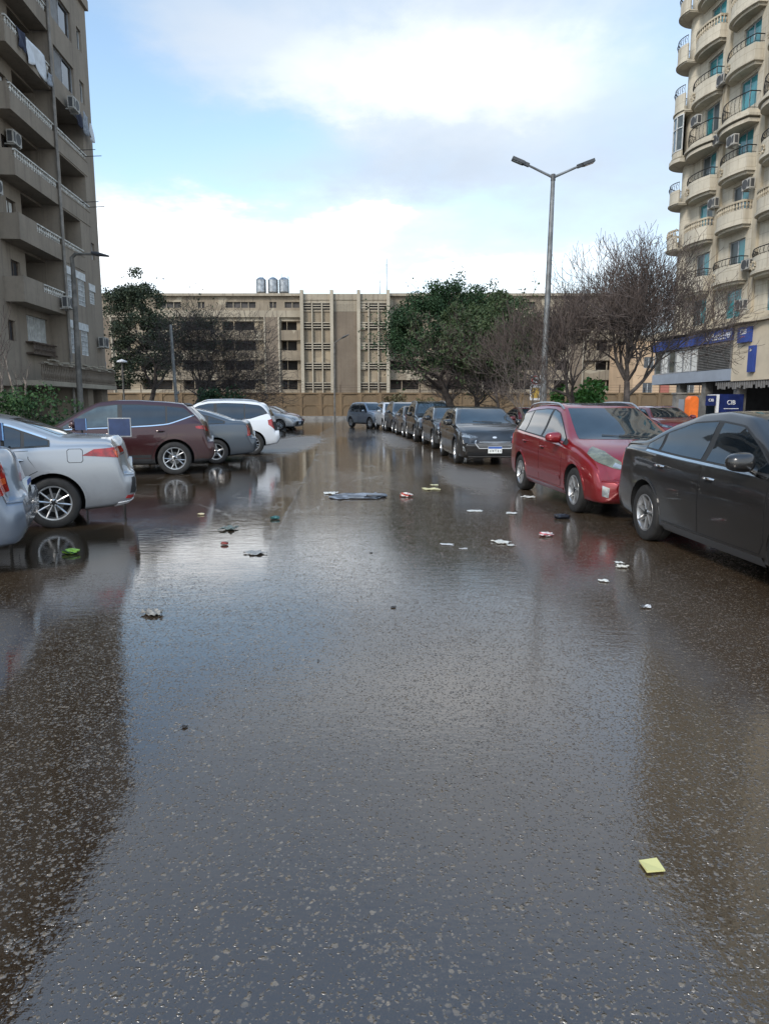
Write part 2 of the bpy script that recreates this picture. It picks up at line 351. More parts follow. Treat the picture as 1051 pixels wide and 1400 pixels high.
class Car:
    def __init__(s, spec):
        s.__dict__.update(spec)
        s.top = profile(s.top_pts, s.L, .035); s.belt = profile(s.belt_pts, s.L, .12); s.bot = profile(s.bot_pts, s.L, .03)
        s.plan = profile([(a, w) for a, w in s.plan_pts], s.L, .04)
        s.tum = spec.get('tum', 0.42); s.sweep = spec.get('sweep', .13)
    def section(s, a):
        sg = max(-1.0, min(1.0, (a - s.L * .5) / (s.L * .18)))
        zt = s.top(a); zb = s.bot(a); c = s.sweep * sg
        if a < .02 or a > s.L - .02: c = 0
        zte = min(s.top(max(0.02, min(s.L - 0.02, a + c))), zt + .02); ztm = s.top(max(.02, min(s.L - .02, a + c * .3)))
        w = s.W / 2 * s.plan(a)
        zb = min(zb, zte - .10); zs = min(s.belt(a), zte - .035); zs = max(zs, zb + .45 * (zte - zb))
        h = max(zte - zs, .02); wS = w * .962; f = h if h > 0 else 0
        hb = zs - zb
        big = min(1.0, h / .30)
        P = [(0, zb), (w * .72, zb), (w * .92, zb + min(.025, .06 * hb)), (w * .965, zb + .09 * hb + min(.02, .05 * hb)), (w * .985, zb + .30 * hb), (w * 1.0, zb + .58 * hb),
             (w * .995, zb + .78 * hb), (w * .978, zb + .93 * hb), (wS, zs + .004)]
        tr = wS - s.tum * h * big - .10 * (1 - big)
        P += [(wS - s.tum * h * .33 - .018, zs + .33 * h), (wS - s.tum * h * .70 - .016, zs + .70 * h), (tr - .020, zs + .90 * h),
              (tr - .085, zte - .004), (tr * .60, ztm * .6 + zte * .4 + .006), (tr * .25, zt * .7 + ztm * .3 + .004), (0, zt + .006)]
        return P
    def build_body(s, paint_mat):
        L = s.L
        e = [0, .006, .016, .03, .05, .075, .105, .14, .18, .225, .275]
        st = e + list(np.arange(.33, L - .30, .065)) + [L - x for x in reversed(e)]
        rings = []
        for a in st:
            P = catmull(s.section(a), 4)
            P = [(max(x, 0), z) for x, z in P]
            P[0] = (0, P[0][1]); P[-1] = (0, P[-1][1])
            y = a - L / 2
            rings.append([(x, y, z) for x, z in P] + [(-x, y, z) for x, z in reversed(P[1:-1])])
        n = len(rings[0]); mb = MB(); vs = [v for r in rings for v in r]; fs = []
        for i in range(len(rings) - 1):
            for k in range(n):
                k2 = (k + 1) % n
                fs.append((i * n + k, i * n + k2, (i + 1) * n + k2, (i + 1) * n + k))
        o0 = len(vs)
        for i0 in (0, (len(rings) - 1) * n):
            cen = sum((Vector(vs[i0 + k]) for k in range(n)), Vector()) / n; vs.append(tuple(cen)); ci = len(vs) - 1
            for k in range(n):
                k2 = (k + 1) % n
                fs.append((ci, i0 + k, i0 + k2) if i0 else (ci, i0 + k2, i0 + k))
        mb.add(vs, fs)
        bm = bmesh.new(); tmp = mb.build('body', [paint_mat, 'dark', 'black'])
        bm.from_mesh(tmp.data); bmesh.ops.recalc_face_normals(bm, faces=bm.faces)
        zc = s.clad
        for f in bm.faces:
            c = f.calc_center_median()
            if c.z < s.bot(min(max(c.y + L / 2, .3), L - .3)) + .02: f.material_index = 1
            elif c.z < zc: f.material_index = 2
        bm.to_mesh(tmp.data); bm.free()
        cut = MB()
        for ya in (s.ar, s.af):
            for sx in (-1, 1):
                r = s.R + s.gap
                xs = sorted((sx * (s.W / 2 - .30), sx * (s.W / 2 + .15)))
                prof = [(0.001, xs[0]), (r, xs[0]), (r, xs[1]), (0.001, xs[1])]
                cut.lathe(prof, 40, 'x', 1, (0, ya - L / 2, s.R + .01))
        co = cut.build('cutter', [paint_mat, 'dark', 'black'])
        bm = bmesh.new(); bm.from_mesh(co.data); bmesh.ops.remove_doubles(bm, verts=bm.verts, dist=.002); bmesh.ops.recalc_face_normals(bm, faces=bm.faces); bm.to_mesh(co.data); bm.free()
        md = tmp.modifiers.new('b', 'BOOLEAN'); md.operation = 'DIFFERENCE'; md.solver = 'EXACT'; md.object = co
        bpy.context.view_layer.update()
        me = bpy.data.meshes.new_from_object(tmp.evaluated_get(bpy.context.evaluated_depsgraph_get()))
        bpy.data.objects.remove(tmp); bpy.data.objects.remove(co)
        me.name = 'body'
        me.shade_smooth(); me.set_sharp_from_angle(angle=R(38))
        s.mesh = me
        vs = [v.co.copy() for v in me.vertices]; s.nrm = [v.normal.copy() for v in me.vertices]
        s.polys = [tuple(p.vertices) for p in me.polygons]
        s.bvh = BVHTree.FromPolygons(vs, s.polys); s.vco = vs
        return me
    def hit(s, o, d):
        loc, n, i, dist = s.bvh.ray_cast(o, d)
        if loc is None: return None, None
        pv = s.polys[i]
        try:
            ws = interpolate.poly_3d_calc([s.vco[k] for k in pv], loc)
            m = sum((s.nrm[k] * w for k, w in zip(pv, ws)), Vector())
            if m.length > .1 and m.normalized().dot(n) > .75: n = m.normalized()
        except Exception: pass
        if n.dot(d) > 0: n = -n
        return loc, n
    # frames: 'L','R' sides (a, z); 'F','B' ends (x, z); corners FL FR BL BR: u<0 runs along the side, u>0 along the end
    def frame(s, fr):
        L = s.L
        if fr in 'LR' and len(fr) == 1:
            sx = -1 if fr == 'L' else 1
            return lambda u, v: Vector((sx * 4, u - L / 2, v)), Vector((-sx, 0, 0))
        if fr in 'FB' and len(fr) == 1:
            sy = 1 if fr == 'F' else -1
            return lambda u, v: Vector((u, sy * 5, v)), Vector((0, -sy, 0))
        if fr == 'T': return lambda u, v: Vector((u, v - L / 2, 4)), Vector((0, 0, -1))
        sy = 1 if fr[0] == 'F' else -1; sx = -1 if fr[1] == 'L' else 1
        ref = Vector((sx * (s.W / 2 - .12), sy * (L / 2 - .12), 0)); U = Vector((-sx, sy, 0)).normalized(); out = Vector((sx, sy, 0)).normalized()
        return lambda u, v: ref + U * u * .707 + out * 4 + Vector((0, 0, v)), -out
    def patch(s, mb, poly, fr, eps=.004, mi=0, grid=.045, skirt=.012):
        fn, d = s.frame(fr)
        b = []
        for i, p in enumerate(poly):
            q = poly[(i + 1) % len(poly)]; n = max(1, int(math.hypot(q[0] - p[0], q[1] - p[1]) / grid))
            for k in range(n): b.append((p[0] + (q[0] - p[0]) * k / n, p[1] + (q[1] - p[1]) * k / n))
        def inside(x, y):
            c = False
            for i in range(len(b)):
                x1, y1 = b[i]; x2, y2 = b[i - 1]
                if (y1 > y) != (y2 > y) and x < (x2 - x1) * (y - y1) / (y2 - y1 + 1e-12) + x1: c = not c
            return c
        us = [p[0] for p in b]; vs_ = [p[1] for p in b]; pts = list(b)
        u = min(us) + grid / 2
        while u < max(us):
            v = min(vs_) + grid / 2
            while v < max(vs_):
                if inside(u, v) and min((u - p[0]) ** 2 + (v - p[1]) ** 2 for p in b) > (grid * .35) ** 2: pts.append((u, v))
                v += grid
            u += grid
        res = geometry.delaunay_2d_cdt([Vector(p) for p in pts], [], [list(range(len(b)))], 1, 1e-5)
        V2, F2 = res[0], res[2]
        V3, N3 = [], []
        for p in V2:
            l, n = s.hit(fn(p.x, p.y), d); V3.append(l); N3.append(n)
        ok = [f for f in F2 if all(V3[i] is not None for i in f)]
        used = sorted({i for f in ok for i in f}); mp = {i: k for k, i in enumerate(used)}
        if not used: return mb
        out = [V3[i] + N3[i] * eps for i in used]
        fs = [tuple(mp[i] for i in f) for f in ok]
        # rim turned down into the body
        cnt = {}
        for f in fs:
            for k in range(3):
                e = (f[k], f[(k + 1) % 3]); cnt[tuple(sorted(e))] = cnt.get(tuple(sorted(e)), 0) + 1
        edge = [e for e, c in cnt.items() if c == 1]; low = {}
        for e in edge:
            for i in e:
                if i not in low: low[i] = len(out); out.append(V3[used[i]] - N3[used[i]] * skirt)
        o = len(mb.v)
        if not hasattr(mb, 'n'): mb.n = {}
        for k, i in enumerate(used): mb.n[o + k] = N3[i]
        mb.add(out, fs + [(e[0], e[1], low[e[1]], low[e[0]]) for e in edge], mi)
        return mb
    def ribbon(s, mb, line, w, fr, eps=.002, mi=0, step=.05):
        fn, d = s.frame(fr); pts = []
        for i in range(len(line) - 1):
            p, q = line[i], line[i + 1]; n = max(1, int(math.hypot(q[0] - p[0], q[1] - p[1]) / step))
            pts += [(p[0] + (q[0] - p[0]) * k / n, p[1] + (q[1] - p[1]) * k / n) for k in range(n)]
        pts.append(line[-1]); rows = []
        for i, p in enumerate(pts):
            a, c = pts[max(i - 1, 0)], pts[min(i + 1, len(pts) - 1)]; t = Vector((c[0] - a[0], c[1] - a[1])).normalized(); nn = Vector((-t.y, t.x)) * w / 2
            r = []
            for sg in (1, -1):
                l, n = s.hit(fn(p[0] + nn.x * sg, p[1] + nn.y * sg), d)
                r.append((l + n * eps, l - n * .01) if l is not None else None)
            rows.append(r)
        for i in range(len(rows) - 1):
            q = [rows[i][0], rows[i][1], rows[i + 1][1], rows[i + 1][0]]
            if any(x is None for x in q): continue
            mb.quad(q[0][0], q[1][0], q[2][0], q[3][0], mi)
            mb.quad(q[0][0], q[3][0], q[3][1], q[0][1], mi); mb.quad(q[1][0], q[2][0], q[2][1], q[1][1], mi)
        return mb
    def surf(s, fr, u, v):
        fn, d = s.frame(fr); return s.hit(fn(u, v), d)

def finish(mb, name, m, parent):
    o = mb.build(name, m, parent)
    me = o.data; me.shade_smooth()
    me.set_sharp_from_angle(angle=R(35))
    return o

def make_wheel(Rr, rim_r, wid, spokes, rim_mat='alloy', split=False, parent=None, y=0, side=1, W=1.8, cache={}):
    key = (Rr, rim_r, wid, spokes, rim_mat, split)
    if key not in cache:
        t = MB(); h = wid / 2
        t.lathe([(rim_r * .96, -h * .8), (rim_r, -h * .95), (Rr * .93, -h), (Rr * .985, -h * .86), (Rr, -h * .6), (Rr, -.012), (Rr - .008, -.008), (Rr - .008, .008), (Rr, .012), (Rr, h * .6), (Rr * .985, h * .86), (Rr * .93, h), (rim_r * 1.06, h * 1.0), (rim_r, h * .93), (rim_r * .96, h * .7)], 48, 'x')
        r = MB()
        r.lathe([(rim_r * 1.015, h * .90), (rim_r * 1.0, h * .97), (rim_r * .93, h * .95), (rim_r * .90, h * .80), (rim_r * .86, h * .1), (.05, h * -.05)], 48, 'x', 0)
        r.lathe([(rim_r * .86, h * .12), (.03, h * .05)], 32, 'x', 1)
        r.lathe([(rim_r * .55, h * .14), (rim_r * .55, h * .25), (.04, h * .25)], 32, 'x', 2)        # brake disc
        r.lathe([(rim_r * .24, h * .3), (rim_r * .235, h * .72), (rim_r * .17, h * .80), (.001, h * .80)], 24, 'x', 0)
        r.lathe([(rim_r * .12, h * .80), (rim_r * .11, h * .84), (.001, h * .845)], 16, 'x', 1)
        n = spokes
        for k in range(n):
            a0 = 2 * math.pi * (k + .25) / n
            for off in ((-.11, .11) if split else (0,)):
                def pt(rr, da, x): 
                    a = a0 + da; return (x, rr * math.cos(a) , rr * math.sin(a))
                w0, w1 = (.13, .075) if split else ((.30, .20) if n <= 5 else (.20, .15) if n <= 7 else (.17, .085))
                ri, ro = rim_r * .20, rim_r * .93
                pts = []
                for rr, ww, x in ((ri, w0 * ri / ri, h * .76), (rim_r * .55, w1 * 1.25, h * .80), (ro, w1 * 1.0, h * .93)):
                    half = ww * rim_r * .5 / rr if rr > ri else ww * .9
                    o2 = off * (rr / ro) * (2.2 if split else 1) * (1 if rr > ri else .6)
                    pts.append([pt(rr, o2 - half, x - .004), pt(rr, o2, x + .004), pt(rr, o2 + half, x - .004), pt(rr, o2 + half * 1.1, x - .035), pt(rr, o2 - half * 1.1, x - .035)])
                for i in range(2):
                    A, B = pts[i], pts[i + 1]
                    for j in range(5): r.quad(A[j], A[(j + 1) % 5], B[(j + 1) % 5], B[j], 0)
        for k in range(5):
            a = 2 * math.pi * (k + .5) / 5; c = (0, rim_r * .16 * math.cos(a), rim_r * .16 * math.sin(a))
            r.lathe([(.012, h * .78), (.012, h * .815), (.001, h * .815)], 8, 'x', 1, (c[0], c[1], c[2]))
        cache[key] = (t, r)
    t, r = cache[key]
    o = t.build('wheel', 'tyre', parent, True, angle=50)
    q = r.build('rim', [rim_mat, 'dark', 'louvre'], o, True, angle=30)
    o.location = (side * (W / 2 - wid / 2 - .025), y, Rr)
    if side < 0: o.rotation_euler = (rnd.random(), 0, R(180))
    else: o.rotation_euler = (rnd.random() * 3, 0, 0)
    return o

def build_car(spec, paint_mat, name, label, loc, rz, group):
    c = Car(spec); root = thing(name, label, 'car', loc, rz, group); L, W = c.L, c.W
    me = c.build_body(paint_mat)
    body = bpy.data.objects.new('body', me); C.objects.link(body); body.parent = root
    for sx in (-1, 1):
        for ya in (c.ar, c.af): make_wheel(c.R, c.rim, c.tw, c.spokes, c.rim_mat, c.split, root, ya - L / 2, sx, W)
    def up(a):                                               # lower edge of the roof rail seen from the side
        sg = max(-1.0, min(1.0, (a - L * .5) / (L * .18)))
        return c.top(a + c.sweep * sg) - c.dlo_top
    def pane_poly(a0, a1, inset=0.0):
        aa = [a for a in np.linspace(a0, a1, 40) if up(a) - inset - (c.belt(a) + c.dlo_bot + inset) > .03]
        if len(aa) < 3: return None
        lo = [(a, c.belt(a) + c.dlo_bot + inset + c.kick(a)) for a in aa]; hi = [(a, up(a) - inset) for a in aa]
        p = [(a, z) for a, z in lo] + [(a, z) for a, z in reversed(hi)]
        return p
    c.kick = spec.get('kick', lambda a: 0.0)
    dA, dB = c.doors                                          # rear door (a0, a1), front door (a0, a1)
    for fr, sx in (('L', -1), ('R', 1)):
        sur = MB(); p = pane_poly(c.dlo[0], c.dlo[1])
        if p: c.patch(sur, p, fr, .0025); finish(sur, 'window_surround', 'black', root)
        if c.chrome_line:
            m = MB(); aa = np.linspace(c.dlo[0] + .04, c.dlo[1] - .05, 30)
            c.ribbon(m, [(a, c.belt(a) + c.dlo_bot + c.kick(a) - .012) for a in aa], .022, fr, .006); finish(m, 'window_trim', 'chrome', root)
        if c.chrome_top:
            m = MB(); aa = [a for a in np.linspace(c.dlo[0] + .03, c.dlo[1] - .05, 50) if up(a) > c.belt(a) + c.dlo_bot]
            c.ribbon(m, [(a, up(a) + .012) for a in aa], .020, fr, .006); finish(m, 'window_trim', 'chrome', root)
        doors = []
        for k, (a0, a1) in enumerate((dA, dB)):
            zl = c.sill
            def outline(ins):
                ra = c.ar + c.R + c.gap + .05
                q = []
                if k == 0:                                    # rear door: cut round the wheel arch
                    for ang in np.linspace(0, 70, 7):
                        q.append((c.ar + (c.R + c.gap + .06 + ins) * math.cos(R(ang)), c.R + (c.R + c.gap + .06 + ins) * math.sin(R(ang))))
                    q = [x for x in q if x[1] > zl + ins + .02]
                    q = [(max(q[0][0], c.ar + c.R + c.gap + .04 + ins), zl + ins)] + q
                    q.append((a0 + ins, c.belt(a0) - .10)); q.append((a0 + ins, c.belt(a0) + c.dlo_bot - .03 - ins))
                    q += [(a, c.belt(a) + c.dlo_bot - .03 - ins + c.kick(a)) for a in np.linspace(a0 + .1, a1 - ins, 6)]
                    q.append((a1 - ins, zl + ins))
                else:
                    q = [(a0 + ins, zl + ins)] + [(a, c.belt(a) + c.dlo_bot - .03 - ins) for a in np.linspace(a0 + ins, a1 - ins, 8)] + [(a1 - ins, zl + ins + .1), (a1 - .06 - ins, zl + ins)]
                return q
            sm = MB(); c.patch(sm, outline(0), fr, .0012, grid=.07, skirt=.01)
            finish(sm, 'door_gap', 'seam', root)
            dm = MB(); c.patch(dm, outline(.007), fr, .0045, grid=.05, skirt=.012)
            door = finish(dm, 'door', paint_mat, root); doors.append(door)
            # handle: a raised bar over a dark cup
            ha = a0 + .17 if k == 1 else a0 + .16; hz = c.belt(ha) - c.handle_drop
            l, n = c.surf(fr, ha, hz)
            if l is not None:
                hm = MB(); pts = [l + n * .006 + Vector((0, -.10, 0)), l + n * .032 + Vector((0, -.06, .004)), l + n * .034 + Vector((0, .05, .006)), l + n * .008 + Vector((0, .095, .004))]
                hm.tube(pts, [.010, .014, .014, .010], 8); cup = MB(); c.patch(cup, [(ha - .07, hz - .028), (ha + .05, hz - .028), (ha + .07, hz + .004), (ha - .07, hz + .004)], fr, .006, 1, .03)
                hm.add(cup.v, cup.f, 1)
                hm.build('handle', [c.handle_mat or paint_mat, 'seam'], door, True)
        for k, (a0, a1) in enumerate(c.panes):
            p = pane_poly(a0, a1, .018)
            if not p: continue
            m = MB(); c.patch(m, p, fr, .0055, skirt=.008)
            par = doors[0] if a1 <= dA[1] + .02 and a0 >= dA[0] - .25 and k < len(c.panes) - 1 and k >= len(c.panes) - 2 else doors[1] if k == len(c.panes) - 1 else root
            finish(m, 'window', 'glass_light' if (spec.get('light_front') and k == len(c.panes) - 1) else 'glass', par)
        # lamps
        corner = ('F' + fr, 'B' + fr)
        for nm, mats, polys in c.head:
            m = MB()
            for f_, poly, mi in polys:
                q = [((x * sx, z) if f_ in 'F' and sx < 0 else (x, z)) for x, z in poly] if f_ == 'F' else poly
                c.patch(m, q, corner[0] if f_ == 'C' else 'F' if f_ == 'F' else fr, .006 + .002 * mi, mi, .03)
            finish(m, nm, mats, root)
        for nm, mats, polys in c.tail:
            m = MB()
            for f_, poly, mi in polys:
                q = [((x * sx, z) if sx < 0 else (x, z)) for x, z in poly] if f_ == 'B' else poly
                c.patch(m, q, corner[1] if f_ == 'C' else 'B' if f_ == 'B' else fr, .006 + .002 * mi, mi, .03)
            finish(m, nm, mats, root)
        # mirror on its stalk
        ma = c.mirror_a; mz = c.belt(ma) + c.dlo_bot + .03
        l, n = c.surf(fr, ma, mz)
        if l is not None:
            bm_ = bmesh.new(); bmesh.ops.create_uvsphere(bm_, u_segments=20, v_segments=12, radius=1)
            cen = Vector((l.x + sx * .15, l.y - .02, l.z + .065)); vs = []
            for v in bm_.verts:
                p = v.co.copy(); p = Vector((math.copysign(abs(p.x) ** .7, p.x), p.y, math.copysign(abs(p.z) ** .7, p.z)))
                if p.y < 0: p.y *= .35
                vs.append(cen + Vector((p.x * .125, p.y * .10, p.z * (.082 - .012 * p.x * sx))))
            m = MB(); m.add(vs, [[v.index for v in f.verts] for f in bm_.faces]); bm_.free()
            m.tube([l - n * .02 + Vector((0, 0, -.02)), cen + Vector((-sx * .09, -.01, -.05))], [.035, .028], 8)
            mo = m.build('mirror', c.mirror_mat or paint_mat, root, True, angle=60)
            g = MB(); g.lathe([(.001, -.034), (.105, -.034), (.110, -.026)], 20, 'y', 0)
            g.v = [(cen.x + x * 1.0, cen.y + y, cen.z + z * .68) for x, y, z in g.v]
            g.build('mirror_glass', 'glass_blue', mo, True)
        if c.fuel and sx == c.fuel[2]:
            m = MB(); fa, fz = c.fuel[:2]
            rr = lambda s_: [(fa + s_ * x, fz + s_ * z) for x, z in ((-.085, -.06), (-.065, -.08), (.065, -.08), (.085, -.06), (.085, .06), (.065, .08), (-.065, .08), (-.085, .06))]
            c.patch(m, rr(1.08), fr, .0012, 0, .05); c.patch(m, rr(1.0), fr, .004, 1, .05); finish(m, 'fuel_flap', ['seam', paint_mat], root)
        for ya in (c.ar, c.af):                               # wheel-arch cladding, or the rolled lip of a plain arch
            r0 = c.R + c.gap; m = MB()
            if c.arch: c.ribbon(m, [(ya + (r0 + .035) * math.cos(t), c.R + .01 + (r0 + .035) * math.sin(t)) for t in np.linspace(R(-12), R(192), 28)], .075, fr, .006); finish(m, 'arch_trim', 'black', root)
            else: c.ribbon(m, [(ya + (r0 + .014) * math.cos(t), c.R + .01 + (r0 + .014) * math.sin(t)) for t in np.linspace(R(4), R(176), 28)], .028, fr, .008); finish(m, 'arch_lip', paint_mat, root)
        if c.arch:
            m = MB(); c.ribbon(m, [(c.ar + c.R + .12, c.sill + .02), (c.af - c.R - .12, c.sill + .02)], .14, fr, .007); finish(m, 'sill_trim', 'black', root)
        if c.strip:
            m = MB(); c.ribbon(m, [(dA[0] + .25, c.strip), (dB[1] - .05, c.strip - .02)], .05, fr, .014); finish(m, 'side_moulding', paint_mat, root)
        if c.skirt:
            m = MB(); c.ribbon(m, [(c.ar + c.R + .10, c.sill - .05), (c.af - c.R - .10, c.sill - .05)], .07, fr, .016); finish(m, 'sill_trim', paint_mat, root)
        if c.rails:
            a0, a1 = c.rails; xr = W / 2 - .30; m = MB(); pts = []
            l0, _ = c.surf('T', sx * xr, a0)
            for t in np.linspace(0, 1, 16):
                a = a0 + (a1 - a0) * t; l, n = c.surf('T', sx * xr, a)
                pts.append(l + Vector((0, 0, -.01 + .062 * min(1, (4 * t * (1 - t)) * 2.2) ** .6)))
            m.tube(pts, .019, 8); finish(m, 'roof_rail', c.rail_mat, root)
    m = MB(); c.patch(m, c.wind, 'F', .004, grid=.06); finish(m, 'windscreen', 'glass_blue', root)
    wz0 = c.wind[0][1]; m = MB()
    for sx in (-1, 1):
        pa = []
        for t in np.linspace(0, 1, 8):
            l, n = c.surf('F', sx * .12 - .28 + .52 * t, wz0 + .012 + .035 * t); 
            if l is not None: pa.append(l + n * .014)
        if len(pa) > 2: m.tube(pa, .006, 5)
    m.build('wiper', 'black', root)
    m = MB(); c.patch(m, c.backlight, 'B', .004, grid=.06); finish(m, 'rear_window', 'glass', root)
    for nm, mt_, fr, polys, eps in c.trims:
        m = MB()
        for poly in polys: c.patch(m, poly, fr, eps, 0, .05)
        finish(m, nm, mt_ or paint_mat, root)
    for nm, mt_, fr, lines, w, eps in c.lines:
        m = MB()
        for ln in lines: c.ribbon(m, ln, w, fr, eps, 0, .04)
        finish(m, nm, mt_ or paint_mat, root)
    for fr, z in (('F', c.plate_f), ('B', c.plate_b)):
        l, n = c.surf(fr, 0, z); sy = 1 if fr == 'F' else -1
        m = MB(); y0 = l.y + sy * .012; m.box(-.175, .175, min(l.y - sy * .03, y0), max(l.y - sy * .03, y0), z - .085, z + .085)
        pl = m.build('number_plate', 'plate_white', root)
        q = MB(); q.box(-.17, .17, min(y0, y0 + sy * .003), max(y0, y0 + sy * .003), z + .03, z + .08); q.build('plate_band', 'plate_blue', pl)
        q = MB(); x = -.145
        prng = random.Random(3)
        while x < .13:
            w = prng.uniform(.014, .03); h0 = prng.uniform(.02, .045)
            q.box(x, x + w * .35, min(y0, y0 + sy * .003), max(y0, y0 + sy * .003), z - .06, z - .06 + h0 + .03)
            if prng.random() > .35: q.box(x + w * .35, x + w, min(y0, y0 + sy * .003), max(y0, y0 + sy * .003), z - .06 + h0 * prng.random(), z - .05 + h0 * .8 + .01)
            x += w + prng.choice((.012, .014, .04))
        q.build('plate_characters', 'ink', pl)
    return root

STD = dict(dlo_top=.085, dlo_bot=.03, gap=.05, handle_drop=.11, handle_mat=None, chrome_line=False, chrome_top=False, clad=.0, arch=False, strip=0, skirt=False, rails=None, rail_mat='alloy',
           fuel=None, split=False, rim_mat='alloy', tw=.215, mirror_mat=None, trims=[], lines=[], plate_f=.42, plate_b=.72, tum=.42, sweep=.13)
def S(**k): d = dict(STD); d.update(k); return d
def plan(L, rear=.80, front=.72):
    return [(0, rear), (.03, rear + .06), (.10, .925), (.25, .962), (.6, .99), (1.1, 1), (L - 1.1, 1), (L - .6, .985), (L - .28, .94), (L - .12, .875), (L - .04, front + .07), (L, front)]
SEDAN = S(L=4.63, W=1.78, R=.318, rim=.215, spokes=10, ar=.98, af=3.68, sill=.30, plan_pts=plan(4.63),
    top_pts=[(0, .50), (.012, .62), (.05, .76), (.085, .95), (.10, 1.075), (.15, 1.105), (.40, 1.115), (.72, 1.13), (1.30, 1.35), (1.70, 1.425), (2.15, 1.435), (2.62, 1.40), (3.00, 1.25), (3.52, .985), (4.0, .915), (4.38, .80), (4.55, .68), (4.61, .56), (4.63, .48)],
    belt_pts=[(0, .72), (.12, .98), (.5, 1.00), (1.0, .985), (1.6, .955), (3.0, .90), (3.6, .86), (4.2, .76), (4.63, .5)],
    bot_pts=[(0, .44), (.02, .36), (.06, .27), (.3, .22), (.8, .18), (3.9, .18), (4.3, .19), (4.55, .22), (4.61, .32), (4.63, .42)],
    dlo=(.98, 3.30), doors=((1.22, 2.22), (2.23, 3.30)), panes=((1.00, 1.26), (1.30, 2.16), (2.24, 3.28)), chrome_line=False, chrome_top=True, mirror_a=3.05, handle_mat='chrome',
    wind=[(-.68, 1.00), (.68, 1.00), (.60, 1.22), (.53, 1.365), (-.53, 1.365), (-.60, 1.22)], backlight=[(-.60, 1.15), (.60, 1.15), (.50, 1.36), (-.50, 1.36)],
    head=[('headlight', ['clear_lens', 'dark_lens'], [('C', [(-.28, .70), (.34, .62), (.36, .69), (-.05, .77), (-.36, .79)], 0), ('C', [(-.12, .69), (.12, .665), (.14, .73), (-.1, .75)], 1)])],
    tail=[('taillight', ['red_lens', 'amber', 'clear_lens'], [('C', [(-.60, .90), (-.10, .86), (.42, .885), (.42, .985), (-.10, .995), (-.44, .975)], 0), ('C', [(-.16, .87), (.12, .872), (.10, .965), (-.20, .96)], 1), ('C', [(.16, .875), (.40, .89), (.40, .91), (.20, .90), (.18, .96), (.14, .96)], 2)])],
    fuel=(.70, .90, -1), trims=[('grille', 'black', 'F', [[(-.62, .25), (.62, .25), (.66, .52), (-.66, .52)]], .004), ('bumper_reflector', 'red_lens', 'BL', [[(-.06, .335), (.16, .335), (.18, .375), (-.03, .375)]], .006), ('bumper_vent', 'black', 'BL', [[(.02, .40), (.16, .40), (.20, .62), (.08, .60)]], .003)],
    lines=[('bumper_trim', 'white_paint', 'BL', [[(-.15, .262), (.05, .285), (.3, .30)]], .045, .01)])
SEDAN301 = S(L=4.44, W=1.75, R=.318, rim=.208, spokes=7, ar=.96, af=3.61, sill=.30, plan_pts=plan(4.44), tum=.40,
    top_pts=[(0, .50), (.012, .66), (.05, .80), (.09, .98), (.12, 1.085), (.20, 1.12), (.62, 1.14), (1.10, 1.33), (1.55, 1.44), (2.05, 1.465), (2.55, 1.43), (2.95, 1.27), (3.42, 1.02), (3.85, .955), (4.2, .84), (4.37, .70), (4.42, .56), (4.44, .48)],
    belt_pts=[(0, .75), (.12, 1.00), (.5, 1.02), (1.0, 1.00), (1.6, .97), (3.0, .925), (3.5, .89), (4.05, .78), (4.44, .5)],
    bot_pts=[(0, .44), (.02, .36), (.06, .27), (.3, .23), (.8, .19), (3.8, .19), (4.15, .2), (4.36, .23), (4.42, .32), (4.44, .42)],
    dlo=(.86, 3.20), doors=((1.17, 2.14), (2.15, 3.20)), panes=((.88, 1.16), (1.22, 2.06), (2.16, 3.18)), chrome_line=True, mirror_a=2.95, handle_mat='chrome', skirt=True,
    wind=[(-.66, 1.03), (.66, 1.03), (.58, 1.25), (.52, 1.395), (-.52, 1.395), (-.58, 1.25)], backlight=[(-.60, 1.16), (.60, 1.16), (.50, 1.37), (-.50, 1.37)],
    head=[('headlight', ['clear_lens', 'dark_lens'], [('C', [(-.30, .76), (.20, .66), (.34, .68), (.12, .80), (-.34, .86)], 0)])],
    tail=[('taillight', ['red_lens', 'amber'], [('C', [(-.22, .80), (.22, .80), (.26, 1.0), (-.16, 1.0)], 0), ('C', [(-.16, .86), (.2, .86), (.2, .91), (-.14, .91)], 1)])],
    trims=[('grille', 'black', 'F', [[(-.40, .56), (.40, .56), (.50, .70), (-.50, .70)], [(-.60, .25), (.60, .25), (.55, .42), (-.55, .42)]], .004)])
OCTAVIA = dict(SEDAN301); OCTAVIA.update(L=4.57, W=1.77, ar=1.05, af=3.63, spokes=5, split=False, skirt=False, chrome_line=False, handle_mat=None, plan_pts=plan(4.57),
    top_pts=[(0, .50), (.012, .66), (.05, .80), (.10, .98), (.13, 1.07), (.22, 1.115), (.50, 1.13), (1.05, 1.32), (1.55, 1.44), (2.10, 1.462), (2.65, 1.42), (3.05, 1.26), (3.55, 1.01), (4.0, .94), (4.35, .82), (4.50, .70), (4.55, .56), (4.57, .48)],
    bot_pts=[(0, .44), (.02, .36), (.06, .27), (.3, .23), (.8, .18), (3.9, .18), (4.28, .2), (4.49, .23), (4.55, .32), (4.57, .42)],
    dlo=(.80, 3.32), doors=((1.24, 2.20), (2.21, 3.30)), panes=((.84, 1.22), (1.28, 2.12), (2.22, 3.28)),  mirror_a=3.05,
    wind=[(-.66, 1.03), (.66, 1.03), (.58, 1.25), (.52, 1.39), (-.52, 1.39), (-.58, 1.25)],
    tail=[('taillight', ['red_lens', 'amber'], [('C', [(-.20, .72), (.20, .74), (.24, 1.0), (-.16, .99)], 0), ('C', [(-.14, .80), (.18, .81), (.18, .86), (-.12, .85)], 1)])])
